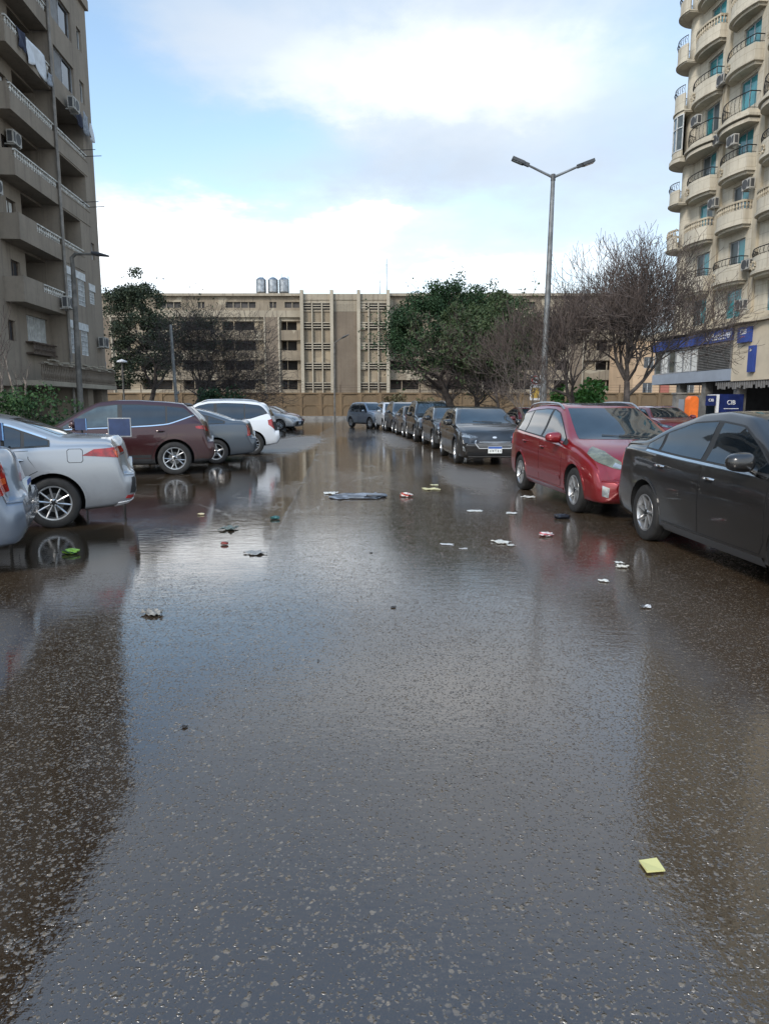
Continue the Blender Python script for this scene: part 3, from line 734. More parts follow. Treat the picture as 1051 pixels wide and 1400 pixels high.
CROSS = S(L=4.43, W=1.84, R=.362, rim=.245, spokes=5, split=True, ar=.86, af=3.53, sill=.36, plan_pts=plan(4.43, .84, .76), rim_mat='alloy', arch='black', clad=.34, gap=.055, tw=.235, tum=.40,
    top_pts=[(0, .55), (.012, .70), (.06, .92), (.10, 1.10), (.16, 1.20), (.30, 1.36), (.42, 1.47), (.48, 1.545), (.85, 1.585), (1.5, 1.622), (2.0, 1.62), (2.45, 1.57), (2.82, 1.40), (3.36, 1.085), (3.85, 1.02), (4.2, .92), (4.36, .76), (4.41, .60), (4.43, .52)],
    belt_pts=[(0, .85), (.12, 1.10), (.35, 1.13), (.8, 1.10), (1.3, 1.05), (2.0, 1.02), (3.0, .985), (3.5, .95), (4.05, .86), (4.43, .55)],
    bot_pts=[(0, .48), (.02, .38), (.08, .29), (.3, .25), (.7, .22), (3.8, .22), (4.15, .23), (4.35, .27), (4.41, .36), (4.43, .46)],
    dlo=(.34, 3.20), doors=((.98, 1.98), (1.99, 3.10)), panes=((.42, .98), (1.02, 1.91), (2.00, 3.08)), chrome_line=True, mirror_a=2.86, light_front=True, dlo_bot=.035,
    kick=lambda a: .16 * max(0.0, (1.0 - a) / .6) ** 1.3 if a < 1.0 else 0.0,
    wind=[(-.68, 1.12), (.68, 1.12), (.60, 1.38), (.54, 1.535), (-.54, 1.535), (-.60, 1.38)], backlight=[(-.58, 1.20), (.58, 1.20), (.48, 1.45), (-.48, 1.45)],
    head=[('headlight', ['clear_lens', 'dark_lens'], [('C', [(-.34, .86), (.24, .78), (.26, .86), (-.36, .92)], 0)])],
    tail=[('taillight', ['red_lens', 'amber'], [('C', [(-.34, 1.01), (.36, .93), (.38, 1.04), (-.02, 1.09), (-.36, 1.06)], 0)])],
    trims=[('grille', 'black', 'F', [[(-.45, .50), (.45, .50), (.38, .84), (-.38, .84)]], .004), ('rear_spoiler', 'black', 'B', [[(-.52, 1.50), (.52, 1.50), (.50, 1.545), (-.50, 1.545)]], .02)])
SUV = S(L=4.36, W=1.82, R=.345, rim=.215, spokes=6, split=True, ar=.82, af=3.49, sill=.36, plan_pts=plan(4.36, .86, .78), clad=.30, gap=.055, tum=.36, rails=(.55, 2.35),
    top_pts=[(0, .55), (.012, .70), (.06, .95), (.10, 1.15), (.22, 1.36), (.34, 1.52), (.46, 1.595), (.9, 1.645), (1.5, 1.665), (2.1, 1.65), (2.45, 1.58), (2.80, 1.40), (3.22, 1.13), (3.75, 1.07), (4.12, .96), (4.29, .80), (4.34, .62), (4.36, .52)],
    belt_pts=[(0, .85), (.12, 1.06), (.5, 1.09), (1.0, 1.06), (2.0, 1.03), (3.0, 1.00), (3.4, .97), (3.95, .86), (4.36, .55)],
    bot_pts=[(0, .50), (.02, .42), (.08, .33), (.3, .29), (.7, .24), (3.7, .24), (4.08, .25), (4.28, .29), (4.34, .38), (4.36, .48)],
    dlo=(.32, 3.10), doors=((.96, 1.92), (1.93, 3.02)), panes=((.40, 1.02), (1.06, 1.86), (1.95, 3.00)), mirror_a=2.78,
    kick=lambda a: .15 * max(0.0, (.9 - a) / .55) ** 1.2 if a < .9 else 0.0,
    wind=[(-.68, 1.16), (.68, 1.16), (.61, 1.40), (.55, 1.575), (-.55, 1.575), (-.61, 1.40)], backlight=[(-.58, 1.18), (.58, 1.18), (.50, 1.50), (-.50, 1.50)],
    head=[('headlight', ['clear_lens', 'dark_lens'], [('C', [(-.30, .84), (.22, .80), (.26, .98), (-.30, 1.0)], 0), ('C', [(-.12, .84), (.1, .83), (.1, .95), (-.12, .96)], 1)])],
    tail=[('taillight', ['red_lens', 'amber'], [('C', [(-.30, .92), (-.02, .74), (.16, .74), (.18, 1.06), (-.10, 1.10), (-.30, 1.06)], 0)])],
    trims=[('grille', 'black', 'F', [[(-.50, .76), (.50, .76), (.52, .92), (-.52, .92)], [(-.62, .30), (.62, .30), (.58, .52), (-.58, .52)]], .004), ('bumper_guard', 'black', 'B', [[(-.66, .34), (.66, .34), (.70, .92), (.60, 1.0), (-.60, 1.0), (-.70, .92)]], .010)])
MPV = S(L=4.50, W=1.815, R=.322, rim=.212, spokes=7, ar=.90, af=3.61, sill=.31, plan_pts=plan(4.50, .84, .66), strip=.47, rails=(.45, 2.35), tum=.42, sweep=.16, skirt=True, gap=.045,
    top_pts=[(0, .52), (.012, .70), (.05, .92), (.09, 1.08), (.18, 1.24), (.30, 1.40), (.40, 1.47), (.9, 1.525), (1.5, 1.552), (2.0, 1.545), (2.35, 1.49), (2.75, 1.33), (3.40, 1.04), (3.88, .95), (4.20, .85), (4.37, .75), (4.46, .60), (4.50, .46)],
    belt_pts=[(0, .82), (.12, 1.02), (.5, 1.05), (1.0, 1.02), (2.0, .975), (3.0, .915), (3.5, .88), (4.0, .76), (4.3, .62), (4.50, .45)],
    bot_pts=[(0, .46), (.02, .38), (.06, .28), (.3, .23), (.8, .20), (3.9, .20), (4.2, .20), (4.40, .22), (4.48, .30), (4.50, .40)],
    dlo=(.36, 3.42), doors=((1.06, 2.02), (2.03, 3.12)), panes=((.42, 1.02), (1.08, 1.95), (2.05, 3.02), ), mirror_a=2.98,
    wind=[(-.70, 1.03), (.70, 1.03), (.63, 1.28), (.56, 1.47), (-.56, 1.47), (-.63, 1.28)], backlight=[(-.58, 1.06), (.58, 1.06), (.48, 1.40), (-.48, 1.40)],
    head=[('headlight', ['yellow_lens', 'clear_lens'], [('C', [(-.50, .86), (-.25, .775), (.08, .685), (.32, .65), (.35, .69), (.12, .785), (-.22, .89), (-.54, .945)], 0), ('C', [(.06, .705), (.24, .67), (.25, .71), (.08, .755)], 1)]),
          ('fog_light', ['clear_lens', 'black'], [('C', [(.02, .33), (.14, .31), (.16, .44), (.02, .47)], 0)])],
    tail=[('taillight', ['red_lens', 'amber'], [('C', [(-.30, .80), (.12, .80), (.16, 1.10), (-.14, 1.14)], 0)])],
    trims=[('grille', 'black', 'F', [[(-.44, .30), (.44, .30), (.52, .50), (-.52, .50)]], .005), ('panoramic_roof', 'glass_blue', 'T', [[(-.50, .75), (.50, .75), (.50, 2.15), (-.50, 2.30)]], .004)])
HATCH = S(L=4.40, W=1.825, R=.325, rim=.215, spokes=5, split=True, ar=.84, af=3.54, sill=.30, plan_pts=plan(4.40, .84, .78), tum=.42, chrome_line=True, skirt=True,
    top_pts=[(0, .52), (.012, .68), (.05, .88), (.09, 1.02), (.20, 1.18), (.34, 1.32), (.44, 1.385), (.9, 1.44), (1.5, 1.468), (2.0, 1.462), (2.42, 1.41), (2.80, 1.27), (3.36, 1.02), (3.80, .96), (4.15, .86), (4.31, .76), (4.37, .62), (4.40, .48)],
    belt_pts=[(0, .80), (.12, 1.00), (.5, 1.02), (1.0, 1.00), (2.0, .965), (3.0, .925), (3.45, .90), (3.95, .82), (4.2, .72), (4.40, .5)],
    bot_pts=[(0, .44), (.02, .36), (.06, .27), (.3, .22), (.8, .18), (3.8, .18), (4.1, .18), (4.32, .21), (4.38, .28), (4.40, .40)],
    dlo=(.50, 3.22), doors=((1.05, 2.02), (2.03, 3.12)), panes=((.56, 1.02), (1.06, 1.95), (2.05, 3.05)), mirror_a=2.92,
    wind=[(-.69, 1.035), (.69, 1.035), (.62, 1.25), (.55, 1.40), (-.55, 1.40), (-.62, 1.25)], backlight=[(-.56, 1.06), (.56, 1.06), (.46, 1.33), (-.46, 1.33)],
    head=[('headlight', ['dark_lens', 'clear_lens'], [('C', [(-.40, .77), (.12, .67), (.36, .69), (.30, .73), (-.10, .80), (-.44, .86)], 0), ('C', [(-.12, .715), (.10, .69), (.10, .735), (-.12, .775)], 1)]),
          ('fog_light', ['clear_lens', 'black'], [('C', [(.0, .37), (.14, .36), (.10, .46), (.02, .49)], 0)])],
    tail=[('taillight', ['red_lens', 'amber'], [('C', [(-.30, .86), (.36, .84), (.36, .96), (-.34, .98)], 0)])],
    trims=[('grille', 'black', 'F', [[(-.50, .555), (-.40, .44), (.40, .44), (.50, .555), (.46, .63), (-.46, .63)]], .005), ('lower_intake', 'black', 'F', [[(-.66, .22), (.66, .22), (.68, .33), (-.68, .33)]], .005), ('emblem', 'bright_trim', 'F', [[(.055 * math.cos(t), .705 + .024 * math.sin(t)) for t in np.linspace(0, 6.0, 12)]], .008)],
    lines=[('grille_trim', 'bright_trim', 'F', [[(-.46, .63), (-.50, .555), (-.40, .44), (.40, .44), (.50, .555), (.46, .63)]], .024, .012), ('grille_bars', 'bright_trim', 'F', [[(-.46, z), (.46, z)] for z in (.50, .545, .59)], .011, .009), ('splitter', 'alloy', 'F', [[(-.66, .225), (.66, .225)]], .018, .010)], plate_f=.40)
MINISUV = dict(SUV); MINISUV.update(L=4.05, W=1.70, ar=.72, af=3.25, plan_pts=plan(4.05, .88, .80), rails=None, rim=.21, spokes=5, split=False, arch=None, clad=.34,
    top_pts=[(0, .55), (.012, .70), (.04, .95), (.07, 1.15), (.16, 1.40), (.24, 1.56), (.34, 1.64), (.8, 1.68), (1.5, 1.69), (2.0, 1.67), (2.30, 1.58), (2.62, 1.38), (2.98, 1.12), (3.45, 1.05), (3.82, .96), (3.98, .82), (4.03, .62), (4.05, .52)],
    bot_pts=[(0, .50), (.02, .42), (.08, .33), (.3, .29), (.7, .25), (3.5, .25), (3.8, .26), (3.97, .29), (4.03, .38), (4.05, .48)],
    belt_pts=[(0, .85), (.12, 1.02), (.5, 1.03), (1.0, 1.01), (2.0, 1.0), (2.8, .98), (3.2, .95), (3.7, .86), (4.05, .55)], kick=lambda a: 0.0,
    dlo=(.22, 2.90), doors=((.86, 1.72), (1.73, 2.82)), panes=((.28, .84), (.90, 1.66), (1.75, 2.78)), mirror_a=2.60,
    wind=[(-.62, 1.16), (.62, 1.16), (.57, 1.40), (.52, 1.60), (-.52, 1.60), (-.57, 1.40)], tail=[('taillight', ['red_lens', 'amber'], [('C', [(-.14, .90), (.12, .90), (.14, 1.3), (-.10, 1.3)], 0)])])
# ------------------------------------------------------------------ ground
def road_material():
    m, nt, b = newmat('wet_asphalt')
    v = node(nt, 'ShaderNodeTexCoord').outputs['Object']
    sp = node(nt, 'ShaderNodeSeparateXYZ'); lk(nt, v, sp.inputs[0]); X, Y = sp.outputs[0], sp.outputs[1]
    wob = nmath(nt, 'SUBTRACT', nnoise(nt, v, 0.9, 6, 0.65), 0.5); wob2 = nmath(nt, 'SUBTRACT', nnoise(nt, v, 4.5, 4, 0.6), 0.5)
    # edge of the resurfaced strip: the left lane lies lower and holds water
    pts = [gp(x, y) for x, y in ((438, 592), (438, 606), (430, 628), (418, 652), (404, 682), (388, 712), (373, 745), (362, 785), (351, 830), (342, 880), (333, 940), (322, 1020), (310, 1150), (296, 1395))]
    fc = node(nt, 'ShaderNodeFloatCurve'); cu = fc.mapping.curves[0]; pts = sorted(pts, key=lambda p: p.y)
    q = [(0.0, (pts[0].x + 5) / 5)] + [(p.y / 60, (p.x + 5) / 5) for p in pts] + [(1.0, (pts[-1].x + 5) / 5 - .1)]
    cu.points[0].location = q[0]; cu.points[1].location = q[-1]
    for p in q[1:-1]: cu.points.new(*p)
    for p in cu.points: p.handle_type = 'VECTOR'
    fc.mapping.update(); lk(nt, nmath(nt, 'DIVIDE', Y, 60.0), fc.inputs['Value'])
    xs = nmath(nt, 'MULTIPLY_ADD', fc.outputs[0], 5.0, -5.0)
    side = nmath(nt, 'ADD', nmath(nt, 'SUBTRACT', xs, X), nmath(nt, 'MULTIPLY', wob, 0.12))      # >0 left of the edge
    left = nstep(nt, side, -0.02, 0.05)
    def ell(px, py, rx, ry, soft=.35):
        c = gp(px, py)
        dx = nmath(nt, 'DIVIDE', nmath(nt, 'SUBTRACT', X, c.x), rx); dy = nmath(nt, 'DIVIDE', nmath(nt, 'SUBTRACT', Y, c.y), ry)
        r = nmath(nt, 'ADD', nmath(nt, 'SQRT', nmath(nt, 'ADD', nmath(nt, 'MULTIPLY', dx, dx), nmath(nt, 'MULTIPLY', dy, dy))), nmath(nt, 'MULTIPLY', wob, 0.9))
        return nstep(nt, r, 1 + soft, 1 - soft)
    near = nstep(nt, nmath(nt, 'ADD', Y, nmath(nt, 'MULTIPLY', wob, 2.0)), 4.2, 7.0)             # deeper water away from the camera on the left
    pud = nmath(nt, 'MULTIPLY', left, near)
    for e in (ell(500, 612, 2.6, 10.5), ell(640, 660, 1.3, 2.6), ell(120, 742, .9, 1.1)):
        pud = nmath(nt, 'MAXIMUM', pud, nmath(nt, 'MULTIPLY', e, 0.95))
    drier = nmath(nt, 'MAXIMUM', ell(640, 722, 1.05, 2.2, .5), nmath(nt, 'MAXIMUM', ell(480, 668, 1.1, 1.6, .5), ell(900, 900, 1.6, 2.2, .6)))
    damp = nmath(nt, 'MAXIMUM', ell(398, 606, 1.1, 6.0, .6), nmath(nt, 'MAXIMUM', ell(545, 597, .7, 9.0, .6), ell(640, 650, .6, 3.0, .6)))
    pud = nmath(nt, 'MULTIPLY', pud, nmath(nt, 'MULTIPLY_ADD', nmath(nt, 'MAXIMUM', drier, damp), -0.85, 1.0))
    band = nmath(nt, 'MULTIPLY', nmath(nt, 'MULTIPLY', nstep(nt, nmath(nt, 'ADD', side, nmath(nt, 'MULTIPLY', wob, .5)), -.75, -.15), nmath(nt, 'SUBTRACT', 1.0, left)), nstep(nt, Y, 8.5, 11.0))
    drier = nmath(nt, 'MAXIMUM', drier, band); pud = nmath(nt, 'MULTIPLY', pud, nmath(nt, 'MULTIPLY_ADD', band, -.9, 1.0))
    film = nstep(nt, nmath(nt, 'SUBTRACT', wob, nmath(nt, 'MULTIPLY', drier, .2)), -0.14, 0.16)   # where the film is thick between the stones
    wet = nmath(nt, 'MAXIMUM', pud, nmath(nt, 'MULTIPLY_ADD', film, 0.40, 0.25))
    # aggregate: dense fine chippings and a sparse coarser grade, both shoved about by noise
    nz = node(nt, 'ShaderNodeTexNoise'); lk(nt, v, nz.inputs['Vector']); nz.inputs['Scale'].default_value = 70; nz.inputs['Detail'].default_value = 3
    sc_ = node(nt, 'ShaderNodeVectorMath', operation='SCALE'); lk(nt, nz.outputs['Color'], sc_.inputs[0]); sc_.inputs['Scale'].default_value = 0.017
    wv = node(nt, 'ShaderNodeVectorMath', operation='ADD'); lk(nt, v, wv.inputs[0]); lk(nt, sc_.outputs[0], wv.inputs[1])
    def chips(scale, lo, hi, thr):
        vo = node(nt, 'ShaderNodeTexVoronoi'); lk(nt, wv.outputs[0], vo.inputs['Vector']); vo.inputs['Scale'].default_value = scale
        vs = node(nt, 'ShaderNodeSeparateColor'); lk(nt, vo.outputs['Color'], vs.inputs[0]); r1, r2, r3 = vs.outputs
        dome = nmath(nt, 'SUBTRACT', nmath(nt, 'MULTIPLY_ADD', r2, hi - lo, lo), vo.outputs['Distance'])
        m_ = nmath(nt, 'MULTIPLY', nstep(nt, dome, 0.0, 0.16), nstep(nt, nmath(nt, 'SUBTRACT', r1, thr), 0.0, 0.04))
        return m_, nmath(nt, 'MULTIPLY', nstep(nt, dome, -.02, .50), nstep(nt, nmath(nt, 'SUBTRACT', r1, thr), 0.0, 0.5, .25, 1.0) if not isinstance(thr, (int, float)) else 1.0), r2, r3
    worn = nstep(nt, wob2, -0.12, 0.20, 0.32, 0.02)
    m1, h1, a2, a3 = chips(84, .26, .60, worn); m2, h2, c2, c3 = chips(46, .20, .56, nstep(nt, wob2, -.1, .2, .70, .45))
    fine = nnoise(nt, v, 260, 3, 0.6)
    tar = nmix(nt, nstep(nt, fine, .35, .7), (.015, .0098, .006), (.046, .030, .0175))
    mud_m = nmath(nt, 'MAXIMUM', nstep(nt, nmath(nt, 'ADD', X, nmath(nt, 'MULTIPLY', wob, 1.8)), -1.4, -3.6), nstep(nt, nmath(nt, 'ADD', nmath(nt, 'ADD', X, nmath(nt, 'MULTIPLY', Y, 0.055)), nmath(nt, 'MULTIPLY', wob, 1.2)), 1.75, 2.6))
    mud_m = nmath(nt, 'MAXIMUM', mud_m, nmath(nt, 'MULTIPLY', nstep(nt, Y, 9, 16), 0.75))
    base = nmix(nt, nmath(nt, 'MULTIPLY', nmath(nt, 'MULTIPLY', mud_m, nstep(nt, Y, 3.5, 7.0)), 0.8), tar, (.050, .034, .021))
    base = nmix(nt, nmath(nt, 'MULTIPLY', nmath(nt, 'MULTIPLY', nstep(nt, nnoise(nt, v, 0.35, 5, .6), .5, .7), .5), nstep(nt, Y, 3.0, 6.0)), base, (.055, .041, .028))
    base = nmix(nt, nmath(nt, 'MULTIPLY', drier, .6), base, (.075, .050, .030))
    s1 = nmix(nt, nmath(nt, 'POWER', a3, 1.6), (.030, .023, .016), (.150, .112, .072)); s2 = nmix(nt, c3, (.055, .040, .026), (.23, .17, .105)); s2 = nmix(nt, nmath(nt, 'MULTIPLY', nstep(nt, fine, .4, .65), .45), s2, (.05, .04, .03))
    vis = nmath(nt, 'MULTIPLY_ADD', pud, -0.75, 1.0)
    col = nmix(nt, nmath(nt, 'MULTIPLY', m1, nmath(nt, 'MULTIPLY', vis, .85)), base, s1); col = nmix(nt, nmath(nt, 'MULTIPLY', m2, vis), col, s2)
    rim = nmath(nt, 'MULTIPLY', nmath(nt, 'MULTIPLY', nmath(nt, 'MULTIPLY', pud, nmath(nt, 'SUBTRACT', 1.0, pud)), 2.6), nstep(nt, Y, 5.5, 8.0)); col = nmix(nt, nmath(nt, 'MINIMUM', rim, .7), col, (.085, .062, .042))
    # joint of the two surfaces, silt lines left by the shallow water
    joint = nmath(nt, 'MULTIPLY', nstep(nt, nmath(nt, 'ABSOLUTE', nmath(nt, 'ADD', side, nmath(nt, 'MULTIPLY', wob2, .06))), .045, .012), nstep(nt, nmath(nt, 'ADD', Y, nmath(nt, 'MULTIPLY', wob, 6)), 9, 12))
    col = nmix(nt, nmath(nt, 'MULTIPLY', joint, .85), col, (.010, .008, .007))
    sl = nnoise(nt, scalevec(nt, v, (1.0, .45, 1)), 0.55, 5, 0.55, 0.8)
    silt = nmath(nt, 'MULTIPLY', nstep(nt, nmath(nt, 'ABSOLUTE', nmath(nt, 'SUBTRACT', sl, .5)), .012, .002), nmath(nt, 'MULTIPLY', nstep(nt, Y, 6.5, 9.5), nmath(nt, 'MULTIPLY', nstep(nt, X, 1.2, -.6), .45)))
    col = nmix(nt, silt, col, (.135, .115, .09))
    lk(nt, col, b.inputs['Base Color'])
    rough = nmath(nt, 'MULTIPLY_ADD', wet, -0.045, 0.06)
    rough = nmath(nt, 'ADD', rough, nmath(nt, 'MULTIPLY', nmath(nt, 'MAXIMUM', m1, m2), nmath(nt, 'MULTIPLY', nmath(nt, 'SUBTRACT', 1.0, pud), 0.10)))
    rough = nmath(nt, 'ADD', rough, nmath(nt, 'ADD', nmath(nt, 'MULTIPLY', rim, .12), nmath(nt, 'ADD', nmath(nt, 'MULTIPLY', damp, .30), nmath(nt, 'MULTIPLY', silt, .25))))
    lk(nt, rough, b.inputs['Roughness'])
    b.inputs['IOR'].default_value = 2.05; b.inputs['Specular IOR Level'].default_value = 0.5
    # relief: stones through the film, broad undulation, ripples on standing water
    hs = nmath(nt, 'ADD', nmath(nt, 'MULTIPLY', nmath(nt, 'MULTIPLY', h1, m1), .60), nmath(nt, 'MULTIPLY', h2, m2))
    hs = nmath(nt, 'MULTIPLY', hs, nmath(nt, 'MULTIPLY', nmath(nt, 'MULTIPLY_ADD', pud, -0.98, 1.0), nmath(nt, 'MULTIPLY_ADD', film, -0.5, 1.0)))
    rip = nnoise(nt, scalevec(nt, v, (5.0, 16.0, 1)), 1.0, 4, 0.6, 0.6); und = nnoise(nt, v, 1.3, 3, 0.5); grit = nnoise(nt, v, 42, 2, 0.5)
    b1 = node(nt, 'ShaderNodeBump'); b1.inputs['Strength'].default_value = 0.9; b1.inputs['Distance'].default_value = 0.0065; lk(nt, hs, b1.inputs['Height'])
    b4 = node(nt, 'ShaderNodeBump'); b4.inputs['Distance'].default_value = 0.006; lk(nt, nmath(nt, 'MULTIPLY', grit, nmath(nt, 'MULTIPLY_ADD', pud, -.97, 1.0)), b4.inputs['Height']); lk(nt, nmath(nt, 'MULTIPLY_ADD', left, -0.06, 0.125), b4.inputs['Strength']); lk(nt, b1.outputs[0], b4.inputs['Normal'])
    b2 = node(nt, 'ShaderNodeBump'); b2.inputs['Strength'].default_value = 0.09; b2.inputs['Distance'].default_value = 0.012; lk(nt, rip, b2.inputs['Height']); lk(nt, b4.outputs[0], b2.inputs['Normal'])
    b3 = node(nt, 'ShaderNodeBump'); b3.inputs['Strength'].default_value = 0.05; b3.inputs['Distance'].default_value = 0.05; lk(nt, und, b3.inputs['Height']); lk(nt, b2.outputs[0], b3.inputs['Normal'])
    lk(nt, b3.outputs[0], b.inputs['Normal'])
    return m
MT['road'] = road_material()
MT['paving'] = mat('pavement_slabs', (.16, .145, .125), .6, var=.35, scale=.8, bump=.2, bscale=12)
g = MB(); g.quad((-600, -300, 0), (600, -300, 0), (600, 900, 0), (-600, 900, 0)); struct(g.build('road', 'road'))
def slab(name, poly, z, m='paving', kerb=True):
    mb = MB(); mb.prism(poly, -0.05, z); o = struct(mb.build(name, m))
    return o
slab('pavement', [(-9.9, 4), (-8.9, 30), (-8.3, 46), (-16.4, 46), (-17.5, 30), (-18.6, 4)], .13)
slab('kerb', [(5.2, 6), (3.9, 25), (2.4, 50), (3.0, 50), (4.5, 25), (5.8, 6)], .14, 'kerb')
slab('pavement', [(14.6, 20), (12.6, 52), (40, 52), (40, 20)], .13)
mb = MB(); mb.box(-46, 60, 72.0, 72.25, -.05, .32); struct(mb.build('kerb', 'kerb'))
mb = MB(); mb.box(-46, 60, 72.25, 76.0, -.05, .30); struct(mb.build('pavement', 'paving'))
# ------------------------------------------------------------------ facade helpers (x = along the facade, s*y = outwards, z = up)
def wall_grid(mb, u0, u1, z0, z1, n, ops, s, mi=0, reveal=.16):
    """A wall face with openings; each opening gets its own reveals. ops: (ua, ub, za, zb[, depth])"""
    us = sorted({u0, u1} | {x for o in ops for x in o[:2] if u0 < x < u1}); zs = sorted({z0, z1} | {x for o in ops for x in o[2:4] if z0 < x < z1})
    for i in range(len(us) - 1):
        for j in range(len(zs) - 1):
            cu, cz = (us[i] + us[i + 1]) / 2, (zs[j] + zs[j + 1]) / 2
            if any(o[0] < cu < o[1] and o[2] < cz < o[3] for o in ops): continue
            mb.quad((us[i], s * n, zs[j]), (us[i + 1], s * n, zs[j]), (us[i + 1], s * n, zs[j + 1]), (us[i], s * n, zs[j + 1]), mi)
    for o in ops:
        a, b, c, d = o[:4]; dp = o[4] if len(o) > 4 else reveal; y0, y1 = s * n, s * (n - dp)
        mb.quad((a, y0, c), (a, y1, c), (a, y1, d), (a, y0, d), mi); mb.quad((b, y0, c), (b, y0, d), (b, y1, d), (b, y1, c), mi)
        mb.quad((a, y0, c), (b, y0, c), (b, y1, c), (a, y1, c), mi); mb.quad((a, y0, d), (a, y1, d), (b, y1, d), (b, y0, d), mi)
def ybox(mb, u0, u1, n0, n1, z0, z1, s, mi=0): mb.box(u0, u1, min(s * n0, s * n1), max(s * n0, s * n1), z0, z1, mi)
def window(parent, u0, u1, z0, z1, n, s, kind='slide', frame='alu', pane='glass', depth=.12, fw=.055, name='window'):
    """Frame as a part, its pane as a sub-part; n is the wall face, the window sits depth behind it."""
    f = MB(); y = n - depth
    ybox(f, u0, u0 + fw, y - .05, y, z0, z1, s); ybox(f, u1 - fw, u1, y - .05, y, z0, z1, s)
    ybox(f, u0 + fw, u1 - fw, y - .05, y, z0, z0 + fw, s); ybox(f, u0 + fw, u1 - fw, y - .05, y, z1 - fw, z1, s)
    um = (u0 + u1) / 2
    if kind in ('slide', 'grid'): ybox(f, um - fw * .5, um + fw * .5, y - .052, y + .004, z0 + fw, z1 - fw, s)
    if kind == 'grid':
        for k in range(1, 5):
            z = z0 + (z1 - z0) * k / 5; ybox(f, u0 + fw, u1 - fw, y - .045, y + .012, z - .018, z + .018, s)
        for k in (1, 2, 4, 5):
            u = u0 + (u1 - u0) * k / 6; ybox(f, u - .016, u + .016, y - .046, y + .011, z0 + fw, z1 - fw, s)
    if kind == 'slat':
        nn = max(3, int((z1 - z0) / .09))
        for k in range(nn):
            z = z0 + fw + (z1 - z0 - 2 * fw) * (k + .5) / nn
            f.box(u0 + fw, u1 - fw, min(s * (y - .045), s * (y - .005)), max(s * (y - .045), s * (y - .005)), z - .012, z + .03)
    if kind == 'bars':
        nn = max(3, int((u1 - u0) / .2))
        for k in range(1, nn): ybox(f, u0 + (u1 - u0) * k / nn - .012, u0 + (u1 - u0) * k / nn + .012, y - .046, y + .01, z0 + fw, z1 - fw, s)
    o = f.build(name, frame, parent)
    p = MB()
    if kind == 'slide':
        p.quad((u0 + .02, s * (y - .03), z0 + .02), (um, s * (y - .03), z0 + .02), (um, s * (y - .03), z1 - .02), (u0 + .02, s * (y - .03), z1 - .02), 0)
        p.quad((um, s * (y - .022), z0 + .02), (u1 - .02, s * (y - .022), z0 + .02), (u1 - .02, s * (y - .022), z1 - .02), (um, s * (y - .022), z1 - .02), 1)
    else:
        p.quad((u0 + .02, s * (y - .048), z0 + .02), (u1 - .02, s * (y - .048), z0 + .02), (u1 - .02, s * (y - .048), z1 - .02), (u0 + .02, s * (y - .048), z1 - .02), 0)
    pn = pane if isinstance(pane, (list, tuple)) else (pane, pane)
    p.build('pane', list(pn), o)
    return o
def balustrade(mb, path, z0, z1, gap=.17, r=.035, fat=True):
    """Turned balusters along a path of (x, y)."""
    L = 0; segs = []
    for a, b in zip(path[:-1], path[1:]):
        d = math.hypot(b[0] - a[0], b[1] - a[1]); segs.append((L, d, a, b)); L += d
    n = max(1, int(L / gap))
    for k in range(n):
        t = L * (k + .5) / n
        for (l0, d, a, b) in segs:
            if l0 <= t <= l0 + d + 1e-6:
                f = (t - l0) / d; x, y = a[0] + (b[0] - a[0]) * f, a[1] + (b[1] - a[1]) * f; h = z1 - z0
                mb.lathe([(r * .8, 0), (r * .8, h * .1), (r * .55, h * .14), (r * 1.25, h * .42), (r * .55, h * .78), (r * .8, h * .86), (r * .8, h)] if fat else [(r, 0), (r, h)], 7, 'z', 0, (x, y, z0)); break
def path_wall(mb, path, th, z0, z1, mi=0):
    """A thin upright band following a path; th is its thickness, inwards to the path's left."""
    n = len(path); inn = []
    for i in range(n):
        a, b = path[max(i - 1, 0)], path[min(i + 1, n - 1)]; t = Vector((b[0] - a[0], b[1] - a[1])).normalized(); inn.append((path[i][0] - t.y * th, path[i][1] + t.x * th))
    for i in range(n - 1):
        p, q, pi, qi = path[i], path[i + 1], inn[i], inn[i + 1]
        mb.quad((*p, z0), (*q, z0), (*q, z1), (*p, z1), mi); mb.quad((*pi, z0), (*pi, z1), (*qi, z1), (*qi, z0), mi)
        mb.quad((*p, z1), (*q, z1), (*qi, z1), (*pi, z1), mi); mb.quad((*p, z0), (*pi, z0), (*qi, z0), (*q, z0), mi)
    for p, q in ((path[0], inn[0]), (path[-1], inn[-1])): mb.quad((*p, z0), (*q, z0), (*q, z1), (*p, z1), mi)
def ac_unit(parent, u, n, z, s, w=.8, h=.56, d=.30, facing='front'):
    f = MB(); ybox(f, u - w / 2, u + w / 2, n + .12, n + .12 + d, z, z + h, s)
    ybox(f, u - w * .42, u - w * .36, n - .02, n + .12 + d * .9, z - .05, z, s); ybox(f, u + w * .36, u + w * .42, n - .02, n + .12 + d * .9, z - .05, z, s)
    o = f.build('air_conditioner', 'ac', parent)
    g_ = MB(); y = s * (n + .12 + d + .006)
    prof = [(.23, -.004), (.23, .006), (.21, .006), (.001, .004)]
    g_.lathe([(r, s * h2) for r, h2 in prof], 18, 'y', 0, (u - w * .12, y, z + h * .5))
    ybox(g_, u + w * .24, u + w * .46, n + .12 + d, n + .12 + d + .006, z + .08, z + h - .08, s); 
    g_.box(u + w / 2, u + w / 2 + .005, min(s * (n + .16), s * (n + .06 + d)), max(s * (n + .16), s * (n + .06 + d)), z + .06, z + h - .06)
    g_.build('fan_grille', 'ac_grille', o)
    return o
def frame_at(P0, du):
    return (P0[0], P0[1], 0), math.atan2(du[1], du[0])

